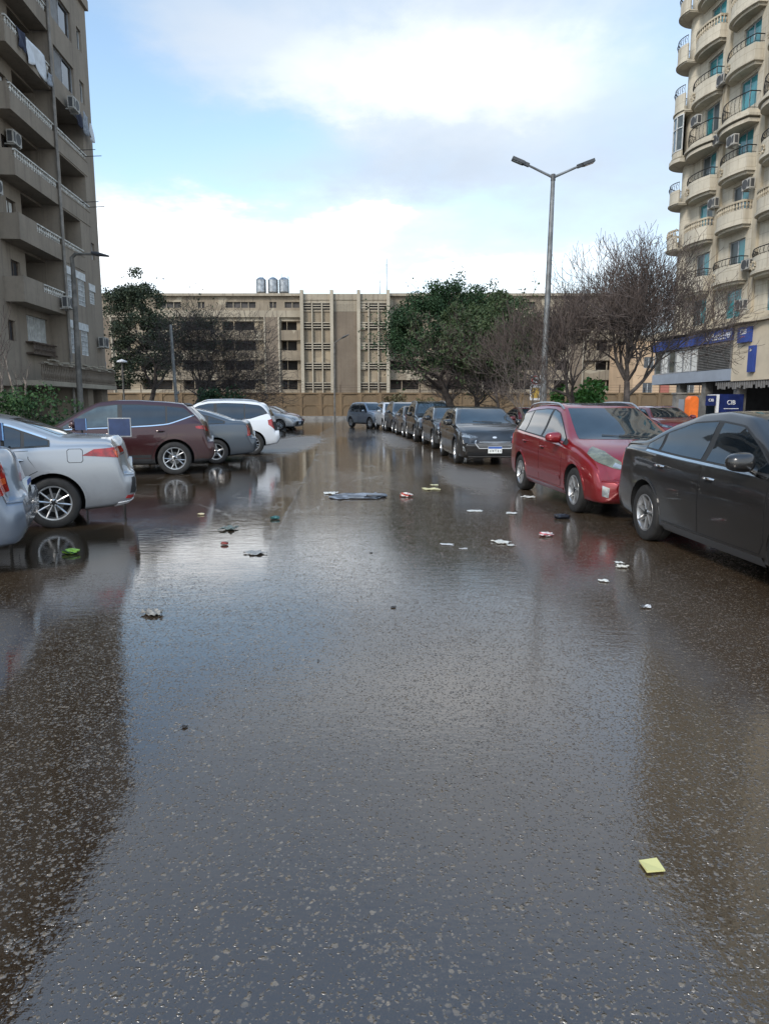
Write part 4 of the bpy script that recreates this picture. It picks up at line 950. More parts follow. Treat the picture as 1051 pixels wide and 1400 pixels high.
# ------------------------------------------------------------------ left apartment block
P0 = at(148, 553, 41.6); loc, rz = frame_at(P0, (.058, -1))
LB = thing('apartment_building', 'tall brown rendered apartment block with stacked balconies on the left side of the street', 'building', loc, rz)
W = MB(); s = 1; HT = 22.8; NB = -.85; UE = 21.0
RT = [7.10 + 2.62 * k for k in range(10)]                       # tops of the balcony rails
opsA, opsB = [], []
for k, zr in enumerate(RT):
    if zr + 1.0 > HT: break
    if k >= 1 and k not in (4, 5): opsA.append((1.5 if k != 1 else 2.7, 5.0, zr - 1.0, zr + 1.45, 1.3))
    elif k in (4, 5): opsA += [(2.3, 4.9, zr - .15, zr + 1.25), (.85, 1.5, zr, zr + 1.1)]
    if k in (1, 2): opsA.append((.75, 1.25, zr - .2, zr + .7) if k == 1 else (2.0, 2.001, zr, zr + .001))
    opsB.append((5.42, 7.75, zr - 1.0, zr + 1.42, 1.5)); opsB.append((8.35, 9.25, zr - .15, zr + .85)); opsB.append((12.2, 13.6, zr - .2, zr + 1.1))
opsA = [o for o in opsA if o[1] - o[0] > .01]
lat = [(2.6, 5.1, 6.75, 8.45), (1.15, 2.0, 7.05, 8.1), (2.6, 5.1, 4.15, 5.8)]
opsA += lat; opsB += [(5.75, 8.1, 4.45, 5.7), (9.3, 10.0, 4.35, 5.25), (12.2, 13.5, 4.3, 5.5), (6.2, 8.8, .4, 2.35, 1.2), (10, 12, .4, 2.35, 1.2)]
opsA += [(1.0, 2.4, 0.3, 2.35, 1.2), (3.2, 5.0, .3, 2.35, 1.2)]
wall_grid(W, 0, 5.4, 0, HT, 0, opsA, s); wall_grid(W, 5.4, UE, 0, HT, NB, opsB, s)
W.quad((5.4, 0, 0), (5.4, s * NB, 0), (5.4, s * NB, HT), (5.4, 0, HT))
W.box(0, UE, -12.0, -11.9, 0, HT); W.quad((0, 0, 0), (0, -12, 0), (0, -12, HT), (0, 0, HT)); W.quad((UE, NB, 0), (UE, -12, 0), (UE, -12, HT), (UE, NB, HT))
W.quad((0, 0, HT), (UE, 0, HT), (UE, -12, HT), (0, -12, HT)); ybox(W, -.15, UE, NB, .15, HT, HT + .5, s)
W.build('wall', 'plaster_l', LB)
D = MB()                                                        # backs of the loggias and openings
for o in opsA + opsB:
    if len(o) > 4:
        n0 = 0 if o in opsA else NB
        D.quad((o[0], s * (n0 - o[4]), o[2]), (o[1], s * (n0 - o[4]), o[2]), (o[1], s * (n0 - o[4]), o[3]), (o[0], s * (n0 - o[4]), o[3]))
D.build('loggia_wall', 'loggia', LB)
for o in opsA:
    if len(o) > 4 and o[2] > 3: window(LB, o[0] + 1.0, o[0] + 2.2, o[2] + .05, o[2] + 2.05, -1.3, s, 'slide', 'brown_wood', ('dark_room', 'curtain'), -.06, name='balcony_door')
    if len(o) == 4 and o not in lat: window(LB, *o, 0, s, 'slide', 'alu' if o[1] - o[0] > 1 else 'white_joinery', ('glass', 'grey_blind'))
for o in lat:
    ht = MB(); ybox(ht, o[0] - .04, o[1] + .04, -.1, .03, o[3] - .36, o[3] + .02, s); ht.build('window_header', 'white_joinery', LB)
    if o[1] - o[0] > 2:
        for a in (0, 1): window(LB, o[0] + (1.5 if a else 0), o[0] + (2.5 if a else 1.1), o[2], o[3] - .36, 0, s, 'grid', 'white_joinery', 'grey_blind', .04)
        m_ = MB(); ybox(m_, o[0] + 1.1, o[0] + 1.5, -.1, .012, o[2], o[3] - .36, s); m_.build('window_pier', 'plaster_l', LB)
    else: window(LB, *o[:3], o[3] - .36, 0, s, 'grid', 'white_joinery', 'grey_blind', .04)
for i, o in enumerate(opsB):
    if len(o) > 4:
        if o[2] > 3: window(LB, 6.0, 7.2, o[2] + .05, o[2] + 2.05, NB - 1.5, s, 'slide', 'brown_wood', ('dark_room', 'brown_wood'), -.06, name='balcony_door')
    else: window(LB, *o, NB, s, ('bars', 'slide', 'slat')[i % 3], ('white_joinery', 'brown_wood', 'brown_wood')[i % 3], ('curtain', 'dark_room')[i % 2])
for k, zr in enumerate(RT):                                     # balconies of both bays
    if zr + 1.0 > HT: break
    zb = zr - 1.1
    if k >= 1 and k not in (4, 5):
        b_ = MB(); u0 = 1.2 if k != 1 else 2.5
        ybox(b_, u0, 5.2, -.10, .03, zb + .0, zr - .36, s); ybox(b_, u0, 5.2, -1.28, -.10, zb, zb + .12, s); ybox(b_, u0 - .05, 5.25, -.12, .05, zr - .36, zr - .30, s)
        bo = b_.build('balcony', 'plaster_l', LB)
        r_ = MB(); balustrade(r_, [(u0 + .1, -.03 * s), (5.1, -.03 * s)], zr - .30, zr - .06, .22, .05); ybox(r_, u0, 5.2, -.09, .04, zr - .06, zr, s)
        r_.build('balustrade', 'baluster', bo)
        for uu in (1.35, 2.3):
            if k in (2, 3): b2 = MB(); b2.tube([(uu, 0, zr - .1), (uu - .1, .85 * s, zr - .02)], .018, 5); b2.build('clothes_rod', 'iron', bo)
    b_ = MB(); ybox(b_, 5.5, 10.1, -.10, 0, zb, zr - (.36 if k != 1 else .36), s); ybox(b_, 10.0, 10.1, NB, -.10, zb, zr - .02, s); ybox(b_, 5.5, 10.0, NB - .02, -.10, zb, zb + .12, s)
    full = k in (0, 1)
    if full: ybox(b_, 8.0 if k == 0 else 8.3, 10.1, -.098, .002, zr - .36, zr + .02, s)
    bo = b_.build('balcony', 'plaster_l' if k != 0 else 'plaster_l', LB)
    r_ = MB(); ue = 10.0 if not full else (8.0 if k == 0 else 8.3)
    balustrade(r_, [(5.6, -.05 * s), (ue, -.05 * s)], zr - .36, zr - .06, .23, .052); ybox(r_, 5.5, ue, -.11, .02, zr - .06, zr, s); r_.build('balustrade', 'baluster', bo)
    if k == 3:
        r_ = MB(); ybox(r_, 8.0, 10.1, -.1, -.07, zr + .02, zr + .06, s)
        r_.build('hand_rail', 'iron', bo)
pp = MB(); pp.tube([(5.48, .08, .3), (5.48, .08, HT)], .075, 8); pp.build('drain_pipe', 'pvc', LB, True)
pp = MB(); pp.tube([(11.3, NB + .08, 2.3), (11.3, NB + .08, HT)], .05, 6); pp.build('drain_pipe', 'pvc', LB, True)
t_ = MB(); ybox(t_, 0, 10.2, .0, .55, 2.38, 2.60, s); ybox(t_, 5.4, 10.2, NB, 0, 2.381, 2.602, s); t_.build('terrace_slab', 'plaster_l2', LB)
t_ = MB(); balustrade(t_, [(.1, .48), (10.1, .48)], 2.60, 3.32, .2, .05); ybox(t_, 0, 10.2, .42, .54, 3.32, 3.42, s); t_.build('terrace_balustrade', 'soffit_l', LB)
t_ = MB()
for k in range(24):
    u = .3 + k * .40; z = 3.44 + .10 * math.sin(k * 1.9) + .04 * math.sin(k * 5.1); ybox(t_, u, u + .40, .36, .60, z, z + .06, s)
t_.build('awning', 'plaster_l2', LB)
t_ = MB(); balustrade(t_, [(5.8, NB + .30), (8.3, NB + .30)], 3.95, 4.40, .15, .03); ybox(t_, 5.7, 8.4, NB, NB + .36, 4.40, 4.46, s); ybox(t_, 5.7, 8.4, NB, NB + .36, 3.88, 3.95, s); t_.build('window_rail', 'brown_wood', LB)
for u, z, n in ((.95, 4.75, 0), (5.95, 6.25, .02), (8.6, 12.9, NB), (3.6, 16.3, .08), (10.8, 10.3, NB)): ac_unit(LB, u, n, z, s)
# laundry
def cloth(name, w, h, mt_, seed):
    q = random.Random(seed); mb = MB(); nu, nv = 9, 9; vs = []
    for j in range(nv):
        for i in range(nu):
            f = i / (nu - 1); g_ = j / (nv - 1)
            vs.append((f * w + .03 * math.sin(g_ * 5 + seed), .06 * math.sin(f * 9 + seed) * g_ + .05 * math.sin(f * 4 + g_ * 3 + seed) + .05 * g_, -h * g_ * (1 + .15 * math.sin(f * 7 + seed))))
    mb.add(vs, [(j * nu + i, j * nu + i + 1, (j + 1) * nu + i + 1, (j + 1) * nu + i) for j in range(nv - 1) for i in range(nu - 1)])
    o = mb.build(name, mt_, None, True); md = o.modifiers.new('t', 'SOLIDIFY'); md.thickness = .012; return o
MT['cloth_white'] = mat('white_cloth', (.60, .62, .64), .9, var=.1); MT['cloth_navy'] = mat('navy_cloth', (.03, .035, .06), .9); MT['cloth_grey'] = mat('grey_cloth', (.25, .27, .30), .9, var=.3, scale=9); MT['cloth_blue'] = mat('blue_tarp', (.03, .05, .11), .8, var=.4, scale=2)
M4 = Matrix.Translation(loc) @ Matrix.Rotation(rz, 4, 'Z')
for nm, lab, u, n, z, w, h, mt_, sd in (('bed_sheet', 'large white bed sheet hung over the fourth balcony rail beside the drain pipe', 6.3, .06, 17.62, 1.9, 1.0, 'cloth_white', 1),
        ('garment', 'dark navy garment drying next to the large white sheet on the balcony rail', 8.3, .07, 17.6, .7, .75, 'cloth_navy', 2), ('garment', 'small grey patterned garment hung below the white sheet by the drain pipe', 5.6, .12, 17.1, .6, .6, 'cloth_grey', 3),
        ('towel', 'pale grey towel drying under the window near the far corner of the brown block', 1.2, .25, 16.9, .9, 1.0, 'cloth_grey', 4), ('shirt', 'white shirt drying beside the grey towel under the corner window', .75, .3, 16.6, .5, .8, 'cloth_white', 5),
        ('garment', 'dark garment drying between the air conditioner and the grey towel', 2.2, .22, 16.7, .8, .7, 'cloth_navy', 6), ('tarpaulin', 'dark blue tarpaulin hung across the loggia at the very top left of the brown block', 5.6, -.3, 21.5, 2.6, 1.2, 'cloth_blue', 8)):
    o = cloth(nm, w, h, mt_, sd); o.matrix_world = M4 @ Matrix.Translation((u, n, z)); tag(o, lab, 'laundry', 'laundry drying on the brown block')

# ------------------------------------------------------------------ right apartment block over the bank
X0 = at(987, 553, 39).x; Pc = (X0 - .09 * (44.2 - 39), 44.2, 0); loc, rz = frame_at(Pc, (.09, -1))
RB = thing('apartment_building', 'cream apartment block with rounded balconies and teal windows above the bank', 'building', loc, rz)
s = -1; HT = 30.6; UE = 15.0
FZ = [6.9, 9.45, 12.25, 14.85, 17.45, 20.0, 22.65, 25.3, 27.9]       # window centres, floor by floor
cols = [(1.35, 2.85), (4.75, 6.25), (8.35, 9.85), (12.0, 13.4)]
ops = []
for z in FZ:
    for (a, b) in cols: ops.append((a, b, z - .78, z + .72))
W = MB(); wall_grid(W, 0, UE, 5.6, HT, 0, ops, s, 0, .18)
W.quad((0, 0, 5.6), (0, 10, 5.6), (0, 10, HT), (0, 0, HT)); W.quad((UE, 0, 0), (UE, 10, 0), (UE, 10, HT), (UE, 0, HT)); W.quad((0, 10, 0), (UE, 10, 0), (UE, 10, HT), (0, 10, HT)); W.quad((0, 0, HT), (UE, 0, HT), (UE, 10, HT), (0, 10, HT))
W.build('wall', 'plaster_r', RB)
rw = random.Random(4)
for o in ops: window(RB, *o, 0, s, 'slide', 'alu', rw.choice([('teal', 'teal_dark'), ('teal_dark', 'teal'), ('teal', 'teal'), ('teal_dark', 'teal')]), .10, .06)
pl_ = MB()
for (a, b) in ((3.35, 3.75), (7.0, 7.4), (10.6, 11.0)): ybox(pl_, a, b, 0, .16, 5.9, HT, s)
pl_.build('pilaster', 'trim_r', RB)
def bow(u0, u1, d):
    w = u1 - u0; P = [(u0 + .48 * w * (1 - math.cos(t)), -d * math.sin(t)) for t in np.linspace(0, math.pi / 2, 12)]
    P += [(u0 + .48 * w + (w * .52) * t, -d * (1 - .38 * t * t)) for t in np.linspace(.2, 1, 5)] + [(u1, -.0)]
    return P
def bow_balcony(u0, u1, zf, d, kind):
    """Bowed balcony: moulded slab, parapet, then an iron rail or turned balusters; zf is its floor."""
    out = bow(u0, u1, d); b_ = MB()
    big = bow(u0 - .06, u1 + .06, d + .07); b_.prism(big, zf - .10, zf + .03); b_.prism(bow(u0 + .1, u1 - .05, d - .12), zf - .24, zf - .10)
    if kind == 'heavy':
        b_.prism(bow(u0 - .22, u1 + .22, d + .22), zf - .16, zf - .04); b_.prism(bow(u0 - .1, u1 + .1, d + .1), zf - .42, zf - .24)
    hp = {'iron': .74, 'baluster': .66, 'heavy': .22}[kind]
    path_wall(b_, out, .10, zf + .03, zf + hp)
    bo = b_.build('balcony', 'plaster_r', RB, True, angle=30)
    if kind == 'baluster':
        r_ = MB(); balustrade(r_, [(x, y * .97 + .0) for x, y in out[2:]], zf + hp, zf + 1.0, .19, .055); path_wall(r_, bow(u0 - .03, u1 + .03, d + .04), .18, zf + 1.0, zf + 1.1); r_.build('balustrade', 'trim_r', bo, True, angle=30)
    else:
        r_ = MB(); zt = zf + (1.12 if kind == 'iron' else 1.05); pp_ = [(x, y * .97) for x, y in out]
        bulge = lambda z: 1 + .10 * math.sin(math.pi * (z - zf - hp) / (zt - zf - hp))
        r_.tube([(x, y, zt) for x, y in pp_], .026, 6); r_.tube([(x, y, zf + hp + .06) for x, y in pp_], .014, 5)
        for i in range(len(pp_) - 1):
            p, q = pp_[i], pp_[i + 1]; nn = max(1, int(math.hypot(q[0] - p[0], q[1] - p[1]) / .17))
            for k in range(nn):
                x, y = p[0] + (q[0] - p[0]) * k / nn, p[1] + (q[1] - p[1]) * k / nn
                r_.tube([(x, y * bulge(z), z) for z in np.linspace(zf + hp, zt, 4)], .011, 4)
                if k % 2 == 0:
                    zc_ = (zf + hp + zt) / 2; r_.tube([(x + .05 * math.cos(t), y * 1.06, zc_ + .08 * math.sin(t)) for t in np.linspace(0, 5.5, 7)], .009, 3)
        r_.build('railing', 'iron', bo)
        if kind == 'iron':                                       # carved boss on the bow
            x, y = out[9]; c_ = MB()
            for k in range(9):
                a = k * .7; c_.tube([(x - .15 + .14 * math.cos(a), y - .02, zf + .32 + .14 * math.sin(a)), (x - .15 + .22 * math.cos(a + .4), y - .05, zf + .32 + .2 * math.sin(a + .4)), (x - .15 + .10 * math.cos(a + 1), y - .03, zf + .32 + .1 * math.sin(a + 1))], [.03, .045, .02], 5)
            c_.build('carving', 'trim_r', bo, True)
    return bo
kinds = {1: 'iron', 2: 'baluster', 3: 'iron', 4: 'heavy', 5: 'iron', 6: 'baluster', 7: 'iron', 8: 'heavy'}
for k, kd in kinds.items():
    zf = FZ[k] - 1.42
    for (a, b) in ((.45, 3.2), (3.9, 6.6), (7.45, 10.2)): bow_balcony(a, b, zf, .74 if kd != 'heavy' else .84, kd)
def round_balcony(zf, kind):
    C0 = (-.10, .25); r = 1.22; P = [(C0[0] + r * math.cos(t), C0[1] + r * math.sin(t)) for t in np.linspace(R(-62), R(-255), 26)]
    poly = P + [(.4, 1.5)]; P = [(x, y) for x, y in P]
    b_ = MB(); b_.prism(poly, zf - .12, zf + .02); b_.prism([(C0[0] + (x - C0[0]) * 1.06, C0[1] + (y - C0[1]) * 1.06) for x, y in poly], zf - .06, zf)
    if kind == 'glazed':
        b_.prism([(C0[0] + (x - C0[0]) * 1.12, C0[1] + (y - C0[1]) * 1.12) for x, y in poly], zf - .34, zf - .13)
    path_wall(b_, P[::-1], .10, zf + .02, zf + (.9 if kind == 'solid' else .72 if kind != 'glazed' else .35)); bo = b_.build('round_balcony', 'plaster_r', RB, True, angle=30)
    r_ = MB()
    if kind == 'glazed':
        path_wall(r_, [(C0[0] + (x - C0[0]) * .98, C0[1] + (y - C0[1]) * .98) for x, y in P[::-1]], .04, zf + .35, zf + 2.3)
        g_ = r_.build('glazing', ['glass_light'], bo, True)
        f_ = MB()
        for i in range(0, 26, 3): f_.tube([(*P[i], zf + .35), (*P[i], zf + 2.3)], .035, 4)
        for z in (zf + .36, zf + 1.6, zf + 2.28): f_.tube([(x, y, z) for x, y in P], .035, 4)
        f_.build('glazing_frame', 'white_joinery', bo)
        path_wall(f_ := MB(), P[::-1], .12, zf + 2.3, zf + 2.58); f_.build('lintel', 'plaster_r', bo, True)
    elif kind == 'baluster':
        balustrade(r_, P, zf + .72, zf + .98, .2, .055); path_wall(r_, P[::-1], .15, zf + .98, zf + 1.08); r_.build('balustrade', 'trim_r', bo)
    else:
        z0 = zf + (.9 if kind == 'solid' else .72); zt = z0 + .42
        r_.tube([(x, y, zt) for x, y in P], .024, 6)
        for i in range(26):
            r_.tube([(*P[i], z0), (C0[0] + (P[i][0] - C0[0]) * 1.04, C0[1] + (P[i][1] - C0[1]) * 1.04, (z0 + zt) / 2), (*P[i], zt)], .011, 4)
            if i % 2: r_.tube([(P[i][0] + .06 * math.cos(t), P[i][1] + .05 * math.cos(t), (z0 + zt) / 2 + .12 * math.sin(t)) for t in np.linspace(0, 5.5, 7)], .009, 3)
        r_.build('railing', 'iron', bo)
for k, kd in ((2, 'baluster'), (3, 'iron'), (4, 'glazed'), (5, 'solid'), (6, 'solid'), (7, 'iron'), (8, 'solid')): round_balcony(FZ[k] - 1.42, kd)
cw = MB(); cw.prism([(-.2 + .85 * math.cos(t), .6 + .85 * math.sin(t)) for t in np.linspace(0, 2 * math.pi, 24)[:-1]], 5.6, HT); cw.build('corner_turret', 'plaster_r', RB, True, angle=30)
for k, z in enumerate(FZ):
    pass
for u, z in ((3.55, 12.3), (6.75, 12.35), (7.2, 8.35), (5.75, 14.75), (1.9, 17.15), (3.6, 18.6), (7.6, 6.3), (3.55, 15.6)): ac_unit(RB, u, .12 if u in (3.55, 3.6, 7.2, 7.3, 6.75) else .55, z, s, .68, .50, .28)
cm = MB()                                                       # wavy cornice over the bank
for j, (n, z0, z1) in enumerate(((.95, 5.62, 5.74), (.78, 5.74, 5.86), (.60, 5.86, 6.02), (.3, 6.02, 6.12))):
    path = [(u, -(n + .22 * math.sin(u * 1.75 + .6))) for u in np.linspace(-2.3, UE, 60)]
    cm.prism(path + [(UE, .3), (-2.3, .3)], z0, z1)
cm.build('cornice', 'trim_r', RB, True, angle=30)
# bank premises: fascia, glazing, louvres, cladding, dark entrance
b_ = MB(); ybox(b_, 6.72, UE, .0, .52, 2.75, 5.6, s); b_.build('wall_panel', 'beige_panel', RB)
b_ = MB(); ybox(b_, -2.15, 6.70, .25, .62, 4.88, 5.5, s); fascia = b_.build('fascia', 'blue_sign', RB)
b_ = MB(); ybox(b_, -2.15, 6.70, .05, .55, 2.80, 3.42, s); b_.build('cladding', 'grey_clad', RB)
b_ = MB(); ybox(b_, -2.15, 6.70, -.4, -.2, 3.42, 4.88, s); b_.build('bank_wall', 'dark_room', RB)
for i in range(6): window(RB, -2.1 + i * .9, -1.22 + i * .9, 3.44, 4.86, .50, s, 'plain', 'alu', ('curtain' if i in (1, 3, 4, 5) else 'glass_light'), .04, .05, 'bank_window')
b_ = MB()
for k in range(16):
    z = 3.45 + k * .089; b_.box(3.42, 6.62, -.58, -.50, z, z + .045)
ybox(b_, 3.36, 3.42, .3, .60, 3.42, 4.88, s); ybox(b_, 6.62, 6.70, .3, .60, 3.42, 4.88, s); b_.build('louvre', 'louvre', RB)
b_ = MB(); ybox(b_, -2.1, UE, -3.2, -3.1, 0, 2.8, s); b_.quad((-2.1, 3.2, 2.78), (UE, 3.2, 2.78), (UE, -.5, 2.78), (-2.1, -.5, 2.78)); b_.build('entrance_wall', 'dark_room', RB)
for i, u in enumerate((.6, 3.5, 6.7, 10.2, 13.5)):
    b_ = MB(); ybox(b_, u, u + .45, -.15, .30, 0, 2.8, s); b_.build('entrance_pillar', 'louvre', RB)
b_ = MB()
for k in range(46):
    u = 5.2 + k * .2; h = .18 + .16 * abs(math.sin(k * 1.3)) + .1 * abs(math.sin(k * 3.7)); ybox(b_, u, u + .12, .42, .46, 2.74 - h, 2.74, s)
b_.build('awning_fringe', 'grey_blind', RB)
ARA = {'البنك التجاري الدولي': 'ﺍﻟﺒﻨﻚ ﺍﻟﺘﺠﺎﺭﻱ ﺍﻟﺪﻭﻟﻲ'}
def lettering(text, size, mt_, parent, M, depth=.01, name='lettering'):
    cv = bpy.data.curves.new('lettering', 'FONT'); cv.body = text; cv.size = size; cv.align_x = 'CENTER'; cv.align_y = 'CENTER'; cv.extrude = depth
    o = bpy.data.objects.new('lettering', cv); C.objects.link(o); bpy.context.view_layer.update()
    me = bpy.data.meshes.new_from_object(o.evaluated_get(bpy.context.evaluated_depsgraph_get())); bpy.data.objects.remove(o)
    me.materials.clear(); me.materials.append(MT[mt_]); r = bpy.data.objects.new(name, me); C.objects.link(r); r.parent = parent; r.matrix_local = M
    return r
FR = Matrix.Rotation(R(90), 4, 'X')                              # text facing -y in the building's frame
lettering('ﺍﻟﺒﻨﻚ ﺍﻟﺘﺠﺎﺭﻱ ﺍﻟﺪﻭﻟﻲ'[::-1], .30, 'white_paint', fascia, Matrix.Translation((5.45, -.63, 5.25)) @ FR)
lettering('Commercial International Bank', .105, 'white_paint', fascia, Matrix.Translation((5.45, -.63, 5.04)) @ FR)
e_ = MB(); e_.lathe([(.15, -.63), (.15, -.64), (.12, -.64), (.12, -.63)], 24, 'y', 0, (6.38, 0, 5.19)); e_.box(6.32, 6.44, -.64, -.622, 5.17, 5.21); e_.build('emblem', 'white_paint', fascia)
sg = MB(); ybox(sg, 7.35, 8.35, .52, .72, 4.66, 5.42, s); sq = sg.build('logo_sign', 'blue_sign', RB)
lettering('CIB', .36, 'white_paint', sq, Matrix.Translation((7.85, -.73, 5.17)) @ FR)
e_ = MB(); e_.box(7.62, 7.98, -.732, -.722, 4.93, 4.95); e_.build('lettering_line', 'orange', sq)
sg = MB(); ybox(sg, 8.35, 8.78, .52, .70, 3.15, 4.45, s); vs_ = sg.build('blade_sign', 'blue_sign', RB)
e_ = MB(); e_.lathe([(.10, -.704), (.10, -.712), (.001, -.712)], 3, 'y', 0, (8.56, 0, 4.22)); e_.build('emblem', 'white_paint', vs_)

# ------------------------------------------------------------------ concrete block closing the street
FX = lambda px: at(px, 470, 100).x
FBX = -52.0
FB = thing('institutional_building', 'long weathered ochre concrete block with open corridors behind the boundary wall', 'building', (FBX, 100, 0), 0)
s = -1; rows = [(11.82, 13.05), (9.05, 10.4), (6.35, 7.65), (3.65, 4.95), (.9, 2.3)]
def lx(X): return X - FBX
ops = []; x = 1.0; fw_ = random.Random(11)
spans = [(0.3, lx(-16.9)), (lx(-14.5), lx(-11.5)), (lx(.8), lx(35.5))]
for (a, b) in spans:
    n = max(1, round((b - a) / 5.4)); w = (b - a) / n
    for i in range(n):
        for (z0, z1) in rows: ops.append((a + i * w + .05, a + (i + 1) * w - .03, z0, z1, 1.6))
top_ops = []
for (a, b) in ((lx(-45), lx(-43)), (lx(-36), lx(-33.5)), (lx(-31.4), lx(-28.3)), (lx(-26), lx(-25)), (lx(-22.1), lx(-17.9)), (lx(-16), lx(-15)), (lx(-13.9), lx(-11.8)), (lx(4), lx(7)), (lx(10), lx(13)), (lx(17), lx(21)), (lx(25), lx(28))): top_ops.append((a, b, 14.85, 15.65, .25))
W = MB(); wall_grid(W, 0, lx(36), 0, 16.4, 0, ops + top_ops, s)
W.quad((0, 0, 0), (0, 12, 0), (0, 12, 16.4), (0, 0, 16.4)); W.quad((lx(36), 0, 0), (lx(36), 12, 0), (lx(36), 12, 16.4), (lx(36), 0, 16.4)); W.quad((0, 12, 0), (lx(36), 12, 0), (lx(36), 12, 16.4), (0, 12, 16.4))
W.build('wall', 'far_wall', FB)
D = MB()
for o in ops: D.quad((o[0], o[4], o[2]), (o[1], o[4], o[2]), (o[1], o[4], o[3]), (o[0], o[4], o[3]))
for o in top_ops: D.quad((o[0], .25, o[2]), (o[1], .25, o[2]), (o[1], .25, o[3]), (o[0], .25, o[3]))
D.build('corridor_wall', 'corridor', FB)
i = 0
for o in ops:
    i += 1
    p_ = MB(); w = o[1] - o[0]
    ybox(p_, o[0] + w * .27, o[0] + w * .29, -.30, -.06, o[2], o[3], s); ybox(p_, o[1] - w * (.20 + .12 * fw_.random()), o[1], -.42, -.30, o[2], o[3], s)
    p_.build('corridor_panel', 'far_block', FB)
for o in top_ops:
    p_ = MB(); n = max(2, int((o[1] - o[0]) / .9))
    for k in range(n + 1): ybox(p_, o[0] + (o[1] - o[0]) * k / n - .05, o[0] + (o[1] - o[0]) * k / n + .05, -.2, -.1, o[2], o[3], s)
    p_.build('window_mullion', 'far_band', FB)
b_ = MB()
for (a, b) in spans:
    for (z0, z1) in rows[:4]: ybox(b_, a - .1, b + .1, .0, .22, z0 - 1.38, z0 - .02, s)
b_.build('spandrel', 'far_wall', FB)
b_ = MB()
for (a, b) in ((0, lx(-11.4)), (lx(.6), lx(36))): ybox(b_, a, b, .0, .34, 13.55, 14.45, s)
b_.build('band_course', 'far_band', FB)
b_ = MB()
for (a, b) in ((-.3, lx(-11.4)), (lx(.6), lx(36.3))): b_.box(a, b, -.5, 12.2, 16.4, 16.75)
b_.build('roof', 'far_band', FB)
for (a, b) in ((-16.58, -14.84), (-40.0, -38.2), (12.0, 13.7), (26, 27.7)):
    b_ = MB(); ybox(b_, lx(a), lx(b), .0, .45, 0, 13.55, s); p = b_.build('stair_pilaster', 'far_dark', FB)
    b_ = MB(); ybox(b_, lx(a) - .22, lx(a) - .005, .0, .52, 0, 13.55, s); ybox(b_, lx(b) + .005, lx(b) + .22, .0, .52, 0, 13.55, s); b_.build('pilaster_trim', 'fin', p)
# stair block with louvred bays
mx = [-11.34, -7.24, -3.55, .5]
b_ = MB(); ybox(b_, lx(mx[0]), lx(mx[3]), .02, 1.0, 0, 14.2, s); b_.build('stair_block', 'far_block', FB)
b_ = MB(); ybox(b_, lx(mx[0]) - .1, lx(mx[3]) + .1, -6, 1.25, 15.75, 16.55, s); ybox(b_, lx(mx[0]), lx(mx[3]), .01, 1.15, 14.201, 15.75, s); b_.build('attic', 'far_band', FB)
b_ = MB(); ybox(b_, lx(mx[1]) + .2, lx(mx[2]) - .2, 1.0, 1.12, 0, 15.2, s)
for k in range(17): ybox(b_, lx(mx[1]) + .25 + k * .20, lx(mx[1]) + .28 + k * .20, 1.12, 1.15, 0, 15.2, s)
b_.build('aggregate_panel', 'far_dark', FB)
for X_ in mx:
    b_ = MB(); ybox(b_, lx(X_) - .22, lx(X_) + .22, .9, 1.75, 0, 17.0, s); b_.build('fin', 'fin', FB)
for (a, b) in ((mx[0], mx[1]), (mx[2], mx[3])):
    for k in (1, 2):
        X_ = a + (b - a) * k / 3; b_ = MB(); ybox(b_, lx(X_) - .08, lx(X_) + .08, 1.0, 1.45, 0, 15.4, s); b_.build('bay_rib', 'fin', FB)
    for (z0, z1) in [(14.45, 15.45)] + [(r0 - .02, r0 + .98) for r0, r1 in rows[:4]]:
        for k in range(3):
            u0, u1 = lx(a + (b - a) * k / 3) + .12, lx(a + (b - a) * (k + 1) / 3) - .12
            v_ = MB(); ybox(v_, u0, u1, 1.15 if z0 > 14 else 1.0, 1.17 if z0 > 14 else 1.02, z0, z1, s); dk = v_.build('vent_opening', 'dark_room', FB)
            v_ = MB(); 
            for j in (0, 1, 2): ybox(v_, u0, u1, 1.17 if z0 > 14 else 1.03, 1.36, z0 + .16 + j * .34, z0 + .28 + j * .34, s)
            if fw_.random() > .85: ybox(v_, u0 + .1, u1 - .3, 1.2, 1.25, z0, z1, s)
            v_.build('vent_slat', 'fin', dk)
for i, (x0, lab) in enumerate(((356, 'leftmost of three steel water tanks on the far concrete roof'), (372.5, 'middle one of three steel water tanks on the far concrete roof'), (387.5, 'steel water tank nearest the stair block on the far concrete roof'))):
    X_ = at(x0, 388, 101).x; t = thing('water_tank', lab, 'water tank', (X_, 101.5, 16.75), i, 'water tanks on the far roof')
    m_ = MB(); m_.lathe([(.001, .30), (.66, .30), (.70, .40)] + [(.70 + .02 * (k % 2), .40 + .15 * k) for k in range(12)] + [(.62, 2.2), (.3, 2.42), (.001, 2.44)], 28); m_.build('tank_shell', 'tank', t, True)
    for k in range(4):
        a = k * math.pi / 2 + .4; m_ = MB(); m_.tube([(.62 * math.cos(a), .62 * math.sin(a), 0), (.62 * math.cos(a), .62 * math.sin(a), .36)], .05, 6); m_.build('leg', 'iron', t)
    m_ = MB(); m_.tube([(.3, .2, 2.4), (.3, .2, 3.0)], .03, 5); m_.build('vent_pipe', 'iron', t)
